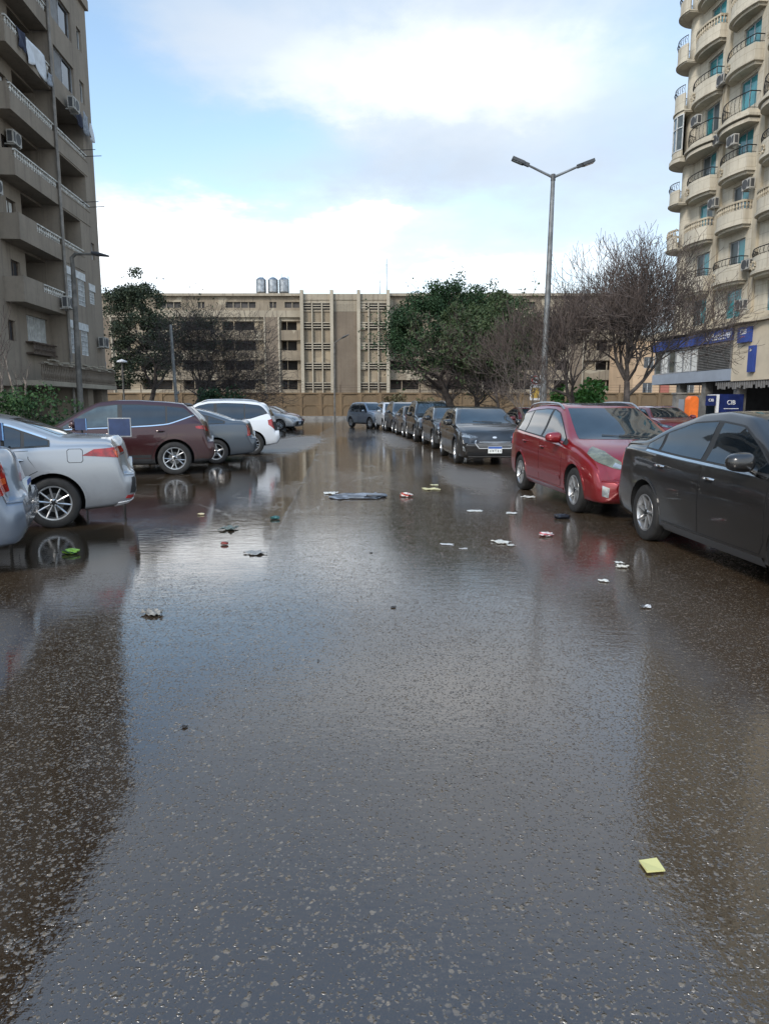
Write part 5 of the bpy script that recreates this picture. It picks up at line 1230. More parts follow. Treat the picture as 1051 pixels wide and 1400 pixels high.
for x0, h, lab in ((528.5, 5.0, 'tall thin antenna mast on the roof corner of the stair block'), (519, 2.2, 'short antenna mast beside the tall mast on the stair block roof'), (394.5, 2.9, 'thin antenna pole next to the water tanks')):
    m_ = MB(); m_.tube([(0, 0, 0), (0, 0, h)], [.05, .025], 5)
    for k in range(3): m_.tube([(-.25 + .05 * k, 0, h * .8 + .12 * k), (.25 - .05 * k, 0, h * .8 + .12 * k)], .012, 4)
    o = m_.build('antenna_mast', 'iron'); o.location = (at(x0, 400, 100.6).x, 100.6, 16.55); tag(o, lab, 'antenna')
# boundary wall
BW = thing('boundary_wall', 'long ochre panelled boundary wall with pilasters and a wire on top across the street end', 'wall', (-46, 76, 0), 0)
m_ = MB(); m_.box(0, 106, 0, .22, 0, 2.66); m_.build('wall_panel', 'wall_c', BW)
m_ = MB(); m_.box(-.1, 106.1, -.14, .34, 2.66, 2.80); m_.box(0, 106, -.07, 0, 1.42, 1.54); m_.box(0, 106, -.09, 0, .30, .42); m_.build('coping', 'wall_pier', BW)
for k in range(50):
    x = .4 + k * 2.15; m_ = MB(); m_.box(x - .17, x + .17, -.13, -.001, 0, 2.66)
    for sx in (-1, 1):
        for z in (1.40, 2.64): m_.add([(x + sx * .17, -.06, z), (x + sx * .55, -.06, z), (x + sx * .17, -.06, z - .38), (x + sx * .17, -.001, z), (x + sx * .55, -.001, z), (x + sx * .17, -.001, z - .38)], [(0, 1, 2), (0, 1, 4, 3), (1, 2, 5, 4)])
    m_.build('pier', 'wall_pier', BW)
for k in range(25):
    x = 2.55 + k * 4.3; m_ = MB(); m_.tube([(x, .1, 2.75), (x, .1, 3.65)], .05, 5); m_.build('fence_post', 'rust_fence', BW)
m_ = MB()
for z in (3.05, 3.35, 3.6): m_.tube([(0, .1, z), (106, .1, z)], .014, 4)
m_.build('fence_wire', 'rust_fence', BW)
# flats beyond the wall, right
PB = thing('apartment_building', 'low peach coloured house with a brick red corner stripe behind the bare trees', 'house', (29.5, 84, 0), 0)
ops = [(a, a + 1.2, z, z + 1.3) for a in (1.2, 6.2, 9.0, 12.5, 15.5) for z in (2.8, 5.8)]
W = MB(); wall_grid(W, 0, 22, 0, 9.2, 0, ops, -1); W.quad((0, 0, 0), (0, 9, 0), (0, 9, 9.2), (0, 0, 9.2)); W.quad((22, 0, 0), (22, 9, 0), (22, 9, 9.2), (22, 0, 9.2)); W.quad((0, 9, 0), (22, 9, 0), (22, 9, 9.2), (0, 9, 9.2)); W.build('wall', 'pink', PB)
m_ = MB(); m_.box(-.3, 22.3, -.3, 9.3, 9.2, 9.55); m_.build('roof', 'far_band', PB)
m_ = MB(); m_.box(3.3, 4.3, -.16, -.001, 0, 9.2); m_.build('corner_stripe', 'red_band', PB)
for o in ops: window(PB, *o, 0, -1, 'slide', 'white_joinery', 'glass', .12)
# ------------------------------------------------------------------ trees and plants
def limb(rng, mbs, tips, p, d, L, r, lev, o):
    """One limb: a wandering tapered tube that throws children; mbs = (wood, twigs)."""
    n = 5 if lev < 2 else 4 if lev < 4 else 3
    pts, rs = [p.copy()], [r]; kids_at = []
    for i in range(n):
        d = (d + Vector((rng.gauss(0, 1), rng.gauss(0, 1), rng.gauss(0, .7))) * o['wob'] + Vector((0, 0, o['up'] * (1 if lev else .3))) + (Vector((0, 0, -o['droop'])) if lev >= o['max'] - 2 else Vector())).normalized()
        p = p + d * (L / n); pts.append(p.copy()); rs.append(max(o.get('rmin', .006), r * (1 - (i + 1) / n * (.45 if lev == 0 else .6)))); kids_at.append((p.copy(), d.copy(), rs[-1], (i + 1) / n))
    mbs[0 if lev <= o['split'] else 1].tube(pts, rs, (9, 7, 5, 4, 3, 3, 3, 3)[lev], 0, lev == 0)
    if lev >= o['max']: tips.append((pts[-1], d)); tips.append((pts[1], d)); return
    if lev >= o['max'] - 1: tips.append((pts[-1], d))
    nk = o['kids'][min(lev, len(o['kids']) - 1)]; az0 = rng.random() * 6.28
    for k in range(nk):
        lo_ = o['low'] if lev == 0 else o.get('low1', .25) if lev <= 2 else .25; t = 1.0 if k == 0 else lo_ + (1 - lo_) * rng.random()
        q = min(kids_at, key=lambda z: abs(z[3] - t)); ang = R(rng.uniform(*o['ang'])) * (.5 if k == 0 and lev else 1); a = az0 + k * 2.4 + rng.uniform(-.4, .4)
        u = q[1].orthogonal().normalized(); w = q[1].cross(u); nd = (q[1] * math.cos(ang) + (u * math.cos(a) + w * math.sin(a)) * math.sin(ang)).normalized()
        limb(rng, mbs, tips, q[0], nd, L * rng.uniform(*o['len']), q[2] * rng.uniform(.6, .85), lev + 1, o)
def leaf_quads(mb, rng, c, size, nrm=None):
    a = Vector((rng.gauss(0, 1), rng.gauss(0, 1), rng.gauss(0, 1))).normalized(); b = a.orthogonal().normalized(); b = (b * math.cos(rng.random() * 6.28) + a.cross(b) * math.sin(rng.random() * 6.28)); e = a.cross(b)
    l, w = size * rng.uniform(.7, 1.3), size * rng.uniform(.3, .5)
    mb.quad(c - b * l * .5, c + e * w, c + b * l * .5 + a * l * .12, c - e * w)
def tree(name, label, cat, loc, seed, h, r, o, bark, twig, leaf=None, nleaf=0, lsize=.1, spread=.3, group=None, lean=(0, 0), clumps=None):
    rng = random.Random(seed); t = thing(name, label, cat, loc, 0, group); wood, tw, tips = MB(), MB(), []
    limb(rng, (wood, tw), tips, Vector((0, 0, -.05)), Vector((lean[0], lean[1], 1)).normalized(), h * o['trunk'], r, 0, o)
    wood.build('trunk', bark, t, True, angle=60)
    cr = MB(); mats = [twig]; cr.add(tw.v, tw.f, 0)
    if leaf:
        mats.append(leaf); lm = MB()
        if clumps:
            for (c, rad, n) in clumps:
                c = Vector(c)
                for k in range(n):
                    d = Vector((rng.gauss(0, 1), rng.gauss(0, 1), rng.gauss(0, 1))).normalized() * (rng.random() ** .45)
                    leaf_quads(lm, rng, c + Vector((d.x * rad[0], d.y * rad[1], d.z * rad[2])), lsize)
        for k in range(nleaf):
            p, d = rng.choice(tips); leaf_quads(lm, rng, p + Vector((rng.gauss(0, spread), rng.gauss(0, spread), rng.gauss(0, spread * .8))), lsize)
        cr.add(lm.v, lm.f, 1)
    cr.build('crown', mats, t)
    return t
BARE = dict(trunk=.36, wob=.14, up=.10, droop=-.06, max=6, split=3, kids=(5, 4, 4, 3, 3, 3), ang=(24, 58), len=(.58, .80), low=.72)
def gbase(px, Y): return Vector((at(px, 553, Y).x, Y, 0))
# street trees by the right-hand row
tree('bare_tree', 'large bare tree with a wide dense twig crown in front of the cream block', 'tree', gbase(856, 23), 21, 5.9, .16, dict(BARE, kids=(7, 6, 5, 4, 4, 2), ang=(24, 62), trunk=.40, low=.85, low1=.45, up=.10, rmin=.0065, len=(.58, .80)), 'bark_dark', 'twig', None, 0, .035, .04, 'bare trees near the bank')
tree('bare_tree', 'slimmer bare tree forking low between the lamp post and the larger bare tree', 'tree', gbase(803, 25), 5, 6.1, .13, dict(BARE, kids=(5, 5, 5, 4, 4, 2), trunk=.34, low1=.5, up=.12, rmin=.0065, ang=(22, 54)), 'bark_dark', 'twig', None, 0, .035, .04, 'bare trees near the bank')
rng = random.Random(3)
def shell(n, c, rad, cr, per, low=-.55):
    out = []
    for k in range(n):
        while True:
            d = Vector((rng.gauss(0, 1), rng.gauss(0, 1), rng.gauss(0, 1))).normalized()
            if d.z > low: break
        f = rng.uniform(.55, 1.0); q = rng.uniform(.7, 1.25)
        out.append(((c[0] + d.x * rad[0] * f, c[1] + d.y * rad[1] * f, c[2] + d.z * rad[2] * f), (cr * q, cr * q, cr * q * .7), int(per * q)))
    return out
LEAFY = dict(trunk=.42, wob=.13, up=.08, droop=0, max=4, split=2, kids=(5, 4, 4, 3), ang=(25, 60), len=(.55, .8), low=.5)
tree('evergreen_tree', 'large dark green leafy tree with a broad rounded crown above the right row of cars', 'tree', gbase(625, 37), 12, 7.6, .26, LEAFY, 'bark_dark', 'twig', 'leaf_deep', 3500, .095, .22,
     clumps=shell(130, (-.6, 0, 4.9), (3.2, 2.8, 2.7), .62, 420) + shell(26, (.9, 0, 6.6), (2.7, 1.6, 1.0), .42, 150, -1) + [((.1, 0, 7.9), (.3, .3, .7), 120), ((-1.4, 0, 7.6), (.5, .4, .35), 120), ((1.7, 0, 7.6), (.35, .4, .4), 90)])
for i, (px, Y, h, sd, lab) in enumerate(((607, 45, 5.2, 31, 'thin bare sapling just left of the broad dark green tree trunk'), (640, 41, 5.4, 32, 'slender bare tree standing just right of the broad green tree trunk'),
        (663, 34, 6.6, 33, 'olive leaved tree whose crown merges into the right side of the broad green tree'), (694, 30, 5.9, 34, 'dark trunked brownish tree behind the dark red parked car'))):
    cl = None if i < 2 else shell(80, (.1, 0, 4.6), (2.3, 1.9, 2.1), .52, 230, -1) if i == 2 else shell(60, (-.1, 0, 4.1), (1.6, 1.5, 1.8), .5, 170, -1)
    tree('bare_tree' if i != 2 else 'leafy_tree', lab, 'tree', gbase(px, Y), sd, h, .10, dict(BARE, kids=(6, 5, 4, 4, 3, 2) if i < 2 else (5, 4, 3, 3, 2, 2), rmin=.007), 'bark_dark', 'twig', ('leaf_brown', 'leaf_brown', 'leaf_olive', 'leaf_olive')[i], (1200, 1500, 2500, 2500)[i], (.06, .06, .12, .10)[i], .05, 'small trees along the right row', clumps=cl)
tree('bare_tree', 'pale slim trunk tree with arching bare twigs left of the double lamp post', 'tree', gbase(721, 19), 41, 2.3, .06, dict(BARE, trunk=.50, max=5, kids=(5, 4, 4, 3, 2), low=.8, ang=(20, 50), rmin=.005), 'bark_grey', 'twig_pale', 'leaf_brown', 500, .035, .03, 'small trees along the right row')
def bush(name, label, loc, rad, n, leaf, size, seed, cat='bush'):
    rg = random.Random(seed); t = thing(name, label, cat, loc); lm, st = MB(), MB()
    for k in range(14):
        a = rg.random() * 6.28; e = Vector((math.cos(a) * rad[0] * .7 * rg.random(), math.sin(a) * rad[1] * .7 * rg.random(), rad[2] * rg.uniform(.8, 1.7)))
        st.tube([(e.x * .1, e.y * .1, -.02), e * .5 + Vector((0, 0, .1)), e], [.03, .018, .006], 4)
    st.build('stem', 'bark_dark', t)
    cl = [(Vector((rg.gauss(0, .45) * rad[0], rg.gauss(0, .45) * rad[1], rad[2] * rg.uniform(.25, 1.75))), rg.uniform(.25, .5)) for _ in range(max(14, n // 110))]
    for c, q in cl:
        f = max(0.35, 1 - abs(c.z / rad[2] - .9) * .5)
        for k in range(n // len(cl)):
            d = Vector((rg.gauss(0, 1), rg.gauss(0, 1), rg.gauss(0, 1))).normalized() * rg.random() ** .4 * q * min(rad) * 1.2; p = c + d
            if p.z > .03: leaf_quads(lm, rg, p, size)
    lm.build('foliage', leaf, t); return t
bush('green_bush', 'bright green leafy bush below the bare trees near the lamp post', gbase(793, 28), (1.1, 1.0, 1.25), 3200, 'leaf_bright', .16, 6)
bush('dry_shrub', 'straggly ochre shrub in front of the boundary wall left of the green tree', gbase(562, 62), (2.4, 1.2, 1.2), 1500, 'leaf_dry', .22, 7, 'shrub')
bush('hedge_bush', 'round dark green bush behind the silver saloon by the brown block', gbase(36, 20), (1.0, 1.0, .98), 4200, 'leaf_hedge', .09, 8)
# left side
tree('evergreen_tree', 'tall dark grey-green tree rising past the corner of the brown apartment block', 'tree', gbase(203, 58), 51, 11.5, .24, dict(LEAFY, trunk=.42), 'bark_dark', 'twig', 'leaf_grey', 2500, .16, .22,
     clumps=shell(62, (-.3, 0, 8.4), (2.6, 2.2, 3.3), .72, 230, -1) + shell(30, (-.2, 0, 4.6), (3.2, 2.0, 1.8), .7, 170, -1) + [((-.5, 0, 12.0), (.7, .6, .5), 200)])
tree('bare_tree', 'sprawling bare tree with long drooping twigs in front of the ochre block', 'tree', gbase(243, 50), 55, 14.5, .19, dict(BARE, trunk=.24, ang=(26, 60), up=.06, droop=.03, kids=(7, 5, 5, 4, 4, 2), low=.55, rmin=.010, len=(.62, .86)), 'bark_dark', 'twig', 'leaf_grey', 3500, .07, .06, lean=(.30, 0),
     clumps=shell(60, (1.5, 0, 6.0), (3.0, 2.0, 2.6), .7, 110, -1))
bush('green_bush', 'dense deep green bush beneath the sprawling bare tree on the left', gbase(293, 47), (1.9, 1.4, 1.35), 3000, 'leaf_deep', .17, 9)
tree('bare_tree', 'pollarded pale trunk tree with cut limbs before the brown block terrace', 'tree', (at(34, 553, 24).x, 24, .1), 61, 3.6, .11, dict(BARE, trunk=.55, max=3, split=2, kids=(3, 2, 4), ang=(12, 40), low=.55, len=(.45, .7)), 'pale_bark', 'twig_pale', None, lean=(.12, 0))
tree('bare_tree', 'thin bare tree at the far left edge with wispy upright twigs', 'tree', (at(-4, 553, 22).x, 22, .1), 66, 5.0, .06, dict(BARE, max=4, split=2, kids=(4, 3, 3, 3), ang=(15, 45)), 'pale_bark', 'twig')

# ------------------------------------------------------------------ poles, lamps and signs
b0 = at(741, 553, 24); LP = thing('street_lamp', 'tall galvanised double-armed street lamp beside the right-hand row of parked cars', 'street lamp', (b0.x, 24, 0))
top = at(756, 240, 24); tx, tz = top.x - b0.x, top.z
m_ = MB(); m_.lathe([(.20, 0), (.20, .03), (.15, .05), (.14, .9)], 16); m_.tube([(0, 0, .02), (tx * .5, 0, tz * .5), (tx, 0, tz)], [.125, .10, .065], 12); m_.build('pole', 'galv', LP, True)
for px, py, sx in ((700, 216, -1), (812, 219, 1)):
    e = at(px, py, 24); ex, ez = e.x - b0.x, e.z; m_ = MB(); q = .62
    m_.tube([(tx, 0, tz - .05), (tx + (ex - tx) * q, 0, tz + (ez - tz) * q)], [.045, .035], 8); arm = m_.build('arm', 'galv', LP, True)
    d = Vector((ex - tx, 0, ez - tz)).normalized(); up = Vector((-d.z * sx, 0, d.x * sx)); 
    c0 = Vector((tx + (ex - tx) * (q - .03), 0, tz + (ez - tz) * (q - .03))); L_ = (Vector((ex, 0, ez)) - c0).length; M_ = Matrix.Translation(c0) @ Matrix(((d.x, 0, up.x, 0), (0, 1 if sx > 0 else -1, 0, 0), (d.z, 0, up.z, 0), (0, 0, 0, 1)))
    m_ = MB(); m_.box(0, L_ * .3, -.05, .05, -.05, .06, 0, M_); m_.box(L_ * .3, L_, -.11, .11, -.045, .05, 0, M_); m_.box(L_ * .36, L_ * .97, -.09, .09, -.055, -.046, 0, M_); hd = m_.build('lamp_head', 'galv_dark', LP)
    m_ = MB(); m_.box(L_ * .4, L_ * .94, -.08, .08, -.064, -.056, 0, M_); m_.build('lamp_lens', 'lens_led', hd)
m_ = MB(); m_.tube([(tx, 0, tz - .15), (tx, 0, tz + .05)], [.08, .07], 10); m_.build('arm_bracket', 'galv_dark', LP)
b0 = at(110, 553, 32.5); LP = thing('street_lamp', 'old single-arm street lamp standing before the brown apartment block', 'street lamp', (b0.x, 32.5, 0))
t0 = at(98, 352, 32.5); t1 = at(133, 347, 32.5); t2 = at(149, 350, 32.5); rel = lambda p: Vector((p.x - b0.x, 0, p.z))
m_ = MB(); m_.tube([(0, 0, 0), rel(at(107, 500, 32.5)), rel(at(100, 370, 32.5)), rel(t0), rel(at(103, 347, 32.5))], [.14, .13, .10, .09, .07], 10); m_.build('pole', 'pole_rust', LP, True)
m_ = MB(); m_.tube([rel(at(102, 347, 32.5)), rel(t1)], [.06, .05], 8); arm = m_.build('arm', 'pole_rust', LP)
m_ = MB(); a, b = rel(t1), rel(t2); m_.tube([a + (a - b) * .5, a, b], [.07, .10, .04], 8); m_.build('lamp_head', 'galv_dark', LP, True)
b0 = at(457, 553, 70); LP = thing('street_lamp', 'slim single-arm street lamp in front of the far concrete block', 'street lamp', (b0.x, 70.5, 0))
m_ = MB(); m_.tube([(0, 0, 0), (0, 0, 7.6)], [.10, .07], 8); m_.build('pole', 'pole_rust', LP, True)
m_ = MB(); m_.tube([(0, 0, 7.5), (.6, -.3, 7.9), (.95, -.5, 8.05)], [.05, .05, .05], 6); m_.build('arm', 'pole_rust', LP)
m_ = MB(); m_.tube([(.8, -.42, 7.98), (1.0, -.52, 8.08), (1.5, -.7, 8.3)], [.06, .10, .05], 8); m_.build('lamp_head', 'galv_dark', LP, True)
b0 = gbase(243, 44); m_ = MB(); m_.tube([(0, 0, 0), (-.12, 0, 3), (-.22, 0, 6.4)], [.11, .10, .08], 9); m_.lathe([(.13, 1.2), (.13, 1.5)], 10); m_.lathe([(.125, 2.2), (.125, 2.35)], 10); o = m_.build('utility_pole', 'galv', None, True); o.location = b0; tag(o, 'bare grey utility pole leaning slightly before the sprawling tree on the left', 'pole')
b0 = gbase(170, 54); t = thing('street_light', 'short lamp standard with a flat white cap beside the brown block corner', 'street lamp', b0); m_ = MB(); m_.tube([(0, 0, 0), (0, 0, 4.7)], .07, 8); m_.build('pole', 'pole_rust', t); m_ = MB(); m_.lathe([(.001, 4.95), (.35, 4.82), (.38, 4.72), (.1, 4.68), (.001, 4.68)], 16); m_.build('lamp_shade', 'white_paint', t, True)
m_ = MB(); m_.lathe([(.001, 0), (.27, .02), (.30, .1), (.29, .35), (.30, .6), (.27, .85), (.12, .95), (.001, .96)], 18); m_.box(-.35, .05, -.3, .3, -.06, 0); MT['blue_plastic'] = mat('blue_plastic', (.10, .22, .36), .5); o = m_.build('water_barrel', 'blue_plastic', LB, True); o.location = (-.32, -.4, 3.35)
m_ = MB(); ybox(m_, -.7, 0, -.75, -.05, 3.2, 3.29, 1); m_.build('barrel_bracket', 'plaster_l2', LB)
# sign post with a round sign and a yellow notice
b0 = gbase(731, 30); SP = thing('sign_post', 'sign post with round red-rimmed sign over a yellow notice beside the lamp post', 'sign', b0)
m_ = MB(); m_.tube([(0, .03, 0), (0, .03, 2.9)], .03, 8); m_.build('post', 'galv', SP)
def Zp(py, Y): return at(731, py, Y).z
m_ = MB(); m_.box(-.20, .20, -.03, 0, Zp(527, 30), Zp(513, 30)); pl_ = m_.build('sign_board', 'white_paint', SP)
m_ = MB(); m_.lathe([(.19, -.036), (.19, -.044), (.13, -.044), (.13, -.036)], 24, 'y', 0, (0, 0, Zp(519.5, 30))); MT['sign_red'] = mat('sign_red', (.40, .03, .03), .4); m_.build('sign_ring', 'sign_red', pl_)
m_ = MB(); m_.box(-.09, .09, -.044, -.036, Zp(519.5, 30) - .03, Zp(519.5, 30) + .03); m_.build('sign_symbol', 'ink', pl_)
m_ = MB(); m_.box(-.23, .23, -.03, 0, Zp(547, 30), Zp(527.6, 30)); nb = m_.build('notice_board', 'white_paint', SP)
MT['sign_yellow'] = mat('sign_yellow', (.52, .34, .07), .5, var=.2, scale=6); m_ = MB(); m_.box(-.17, .17, -.036, -.03, Zp(544, 30), Zp(530, 30)); m_.build('notice_face', 'sign_yellow', nb)
# parking-bay signs by the left-hand cars
MT['bay_blue'] = mat('bay_sign_blue', (.022, .040, .10), .45, var=.2, scale=5)
for (xa, ya, xb, yb, Y, lab, rim) in ((147, 571, 180, 597, 12.2, 'dark blue board in a pale frame on a post in front of the maroon crossover', 1), (102, 572, 119, 588, 12.6, 'small blue sign on a post by the maroon car mirror', 0), (-6, 578, 6, 602, 8.2, 'narrow dark blue board cut off by the left edge above the silver saloon', 0)):
    a, b = at(xa, ya, Y), at(xb, yb, Y); cx = (a.x + b.x) / 2; w = (b.x - a.x) / 2; z0, z1 = b.z, a.z; t = thing('bay_sign', lab, 'sign', (cx, Y, 0), R(2))
    m_ = MB(); m_.tube([(0, .03, 0), (0, .03, z1 - .02)], .02, 8); m_.lathe([(.16, 0), (.15, .06), (.03, .08)], 14, 'z', 0, (0, .03, 0)); m_.build('post', 'iron', t)
    m_ = MB(); m_.box(-w, w, -.012, .008, z0, z1); bd = m_.build('sign_board', 'bay_blue' if not rim else 'alu', t)
    if rim: m_ = MB(); m_.box(-w + .018, w - .018, -.016, -.012, z0 + .018, z1 - .018); m_.build('sign_face', 'bay_blue', bd)
    else: m_ = MB(); m_.box(w - .014, w, -.016, -.012, z0, z1); MT.setdefault('bay_edge', mat('bay_sign_edge', (.12, .25, .45), .4)); m_.build('sign_face', 'bay_edge', bd)
# cash machine under the bank and the grey gate post beside it
b0 = gbase(941, 37); AT = thing('cash_machine', 'cash machine booth with an orange arched side and navy panels below the bank', 'cash machine', (b0.x, 37, .13), R(8))
zt = 1.85; m_ = MB()
prof = [(-.12, 0), (.38, 0), (.38, zt - .22)] + [(.13 + .25 * math.cos(t), zt - .22 + .22 * math.sin(t)) for t in np.linspace(.2, math.pi - .2, 8)] + [(-.12, zt - .22)]
m_.add([(x, -.3, z) for x, z in prof] + [(x, .15, z) for x, z in prof], [tuple(range(len(prof) - 1, -1, -1)), tuple(range(len(prof), 2 * len(prof)))] + [(i, (i + 1) % len(prof), (i + 1) % len(prof) + len(prof), i + len(prof)) for i in range(len(prof))]); m_.build('arched_end', 'orange', AT)
m_ = MB(); m_.box(.39, 1.35, -.3, .5, 0, 1.88); m_.build('cabinet', 'louvre', AT)
m_ = MB(); m_.box(.75, 1.33, -.34, -.31, 1.35, 1.86); hp = m_.build('header_panel', 'navy', AT); lettering('CIB', .2, 'white_paint', hp, Matrix.Translation((1.04, -.35, 1.62)) @ FR)
m_ = MB(); m_.box(.8, 1.28, -.33, -.31, .75, 1.33); m_.build('screen_panel', 'glass', AT); m_ = MB(); m_.box(1.36, 1.48, -.38, .5, 0, 1.92); m_.build('side_post', 'white_paint', AT)
m_ = MB(); m_.box(1.49, 2.85, -.4, .5, 0, 1.94); sp_ = m_.build('side_panel', 'navy', AT); lettering('CIB', .32, 'white_paint', sp_, Matrix.Translation((2.15, -.41, 1.50)) @ FR)
m_ = MB(); m_.box(1.75, 2.6, -.408, -.40, 1.17, 1.20); m_.build('lettering_line', 'white_paint', sp_)
b0 = gbase(928, 43); m_ = MB(); m_.box(-.30, .30, -.3, .3, 0, 2.15); m_.box(-.16, .16, -.33, -.30, .2, 1.85, 1); m_.box(-.36, .36, -.36, .36, 2.15, 2.25); o = m_.build('gate_post', ['kerb', 'grey_clad']); o.location = b0; tag(o, 'square grey gate post at the end of the boundary wall left of the cash machine', 'post')

# ------------------------------------------------------------------ parked cars
PA = dict(silver=paint('silver_paint', (.34, .345, .352), .65, .36, .3), maroon=paint('maroon_paint', (.036, .006, .007), .35, .3, .4), red=paint('red_paint', (.21, .007, .010), .35, .28, .15), charcoal=paint('charcoal_paint', (.014, .0125, .0115), .2, .3, .14),
    slate=paint('slate_paint', (.062, .075, .09), .5, .32, .3), white=paint('white_car_paint', (.60, .61, .62), .02, .4, .3), black=paint('black_paint', (.013, .013, .014), .3, .3, .4), bluegrey=paint('blue_grey_paint', (.17, .20, .245), .6, .32, .3), grey=paint('grey_paint', (.12, .12, .125), .5, .35, .4), darkblue=paint('dark_blue_paint', (.05, .065, .085), .5, .32, .4), wine=paint('wine_paint', (.13, .018, .02), .4, .32, .4))
def place(spec, anchor, pos, rz):
    """Centre of a car whose anchor (a wheel's contact or a corner) stands at pos."""
    sx = -1 if anchor[1] == 'L' else 1
    lx_ = sx * (spec['W'] / 2 - (.06 if anchor[0] in 'FR' else .16)); ly = (spec['af'] if anchor[0] == 'F' else spec['ar'] if anchor[0] == 'R' else .1) - spec['L'] / 2
    c_, s_ = math.cos(rz), math.sin(rz); return (pos.x - (c_ * lx_ - s_ * ly), pos.y - (s_ * lx_ + c_ * ly), 0)
GL, GR = 'cars parked nose-in on the left', 'cars parked along the right'
def car(spec, pnt, label, anchor, px, py, deg, group):
    rz = R(deg); return build_car(spec, PA[pnt], 'parked_car', label, place(spec, anchor, gp(px, py), rz), rz, group)
silver = car(SEDAN, 'silver', 'silver saloon with ten-spoke wheels and lit-looking red tail lamp', 'RL', 76, 722, 111, GL)
car(CROSS, 'maroon', 'dark maroon crossover with large two-tone wheels and black arch trim', 'RL', 240, 649, 105, GL)
octa = car(OCTAVIA, 'slate', 'slate grey liftback saloon between the maroon crossover and white estate', 'RL', 296, 634, 102, GL)
car(SUV, 'white', 'white off-roader with roof rails and a grey rear bumper', 'RL', 346, 622, 101, GL)
o = dup(octa, (0, 0, 0), R(112), 'blue-grey saloon of which only the tail shows at the left edge', {PA['slate']: PA['bluegrey']}); o.location = place(OCTAVIA, 'XL', Vector((-3.36, 6.25, 0)), R(113))
dark301 = car(SEDAN301, 'charcoal', 'dirty charcoal saloon nearest on the right with seven-spoke wheels', 'RR', 882, 738, 184, GR)
car(MPV, 'red', 'red people carrier with silver roof rails and yellowed headlamps', 'FR', 785, 700, 185, GR)
hatch = car(HATCH, 'charcoal', 'charcoal hatchback with a chrome-edged grille and blue-topped number plate', 'FR', 623, 633, 183, GR)
sv = next(o for o in bpy.data.objects if o.get('label', '').startswith('white off-roader'))
def copy_at(src, spec, pnt0, pnt, label, anchor, px, py, deg):
    r = dup(src, (0, 0, 0), R(deg), label, {PA[pnt0]: PA[pnt]}); r.location = place(spec, anchor, gp(px, py), R(deg)); r['group'] = GR; return r
copy_at(hatch, HATCH, 'charcoal', 'black', 'black hatchback directly behind the charcoal hatchback with chrome grille', 'FR', 592, 613, 184)
copy_at(sv, SUV, 'white', 'black', 'black off-roader third behind the red people carrier', 'FR', 567, 604, 185)
copy_at(dark301, SEDAN301, 'charcoal', 'grey', 'grey saloon with a pale bonnet further along the right row', 'FR', 551, 597.5, 186)
copy_at(sv, SUV, 'white', 'darkblue', 'dark blue-grey off-roader with a greenish windscreen far along the right row', 'FR', 537, 592, 188)
copy_at(sv, SUV, 'white', 'white', 'white off-roader far along the right row behind darker cars', 'FR', 524, 588, 190)
copy_at(hatch, HATCH, 'charcoal', 'red', 'small red hatchback beside the angled blue-grey off-roader', 'FR', 512, 585, 192)
car(MINISUV, 'bluegrey', 'small blue-grey off-roader parked at an angle at the far end', 'RR', 480, 584, 212, GR)
r = dup(silver, (0, 0, 0), R(0), 'silver saloon facing out to the road beyond the white off-roader', None); r.location = place(SEDAN, 'FR', gp(383, 588), R(-104)); r.rotation_euler = (0, 0, R(-104)); r['group'] = GL
r = dup(octa, (0, 0, 0), R(-104), 'dark wine saloon half hidden behind the far silver saloon', {PA['slate']: PA['wine']}); r.location = place(OCTAVIA, 'FR', gp(388, 584), R(-104)); r['group'] = GL
r = dup(silver, (5.75, 27.2, 0), R(183), 'dark red saloon parked behind the trees beside the charcoal hatchback', {PA['silver']: PA['wine']}); r['group'] = 'cars in the second row'
r = dup(hatch, (11.0, 28.0, 0), R(183), 'bright red hatchback showing its roof between the people carrier and charcoal saloon', {PA['charcoal']: PA['red']}); r['group'] = 'cars in the second row'

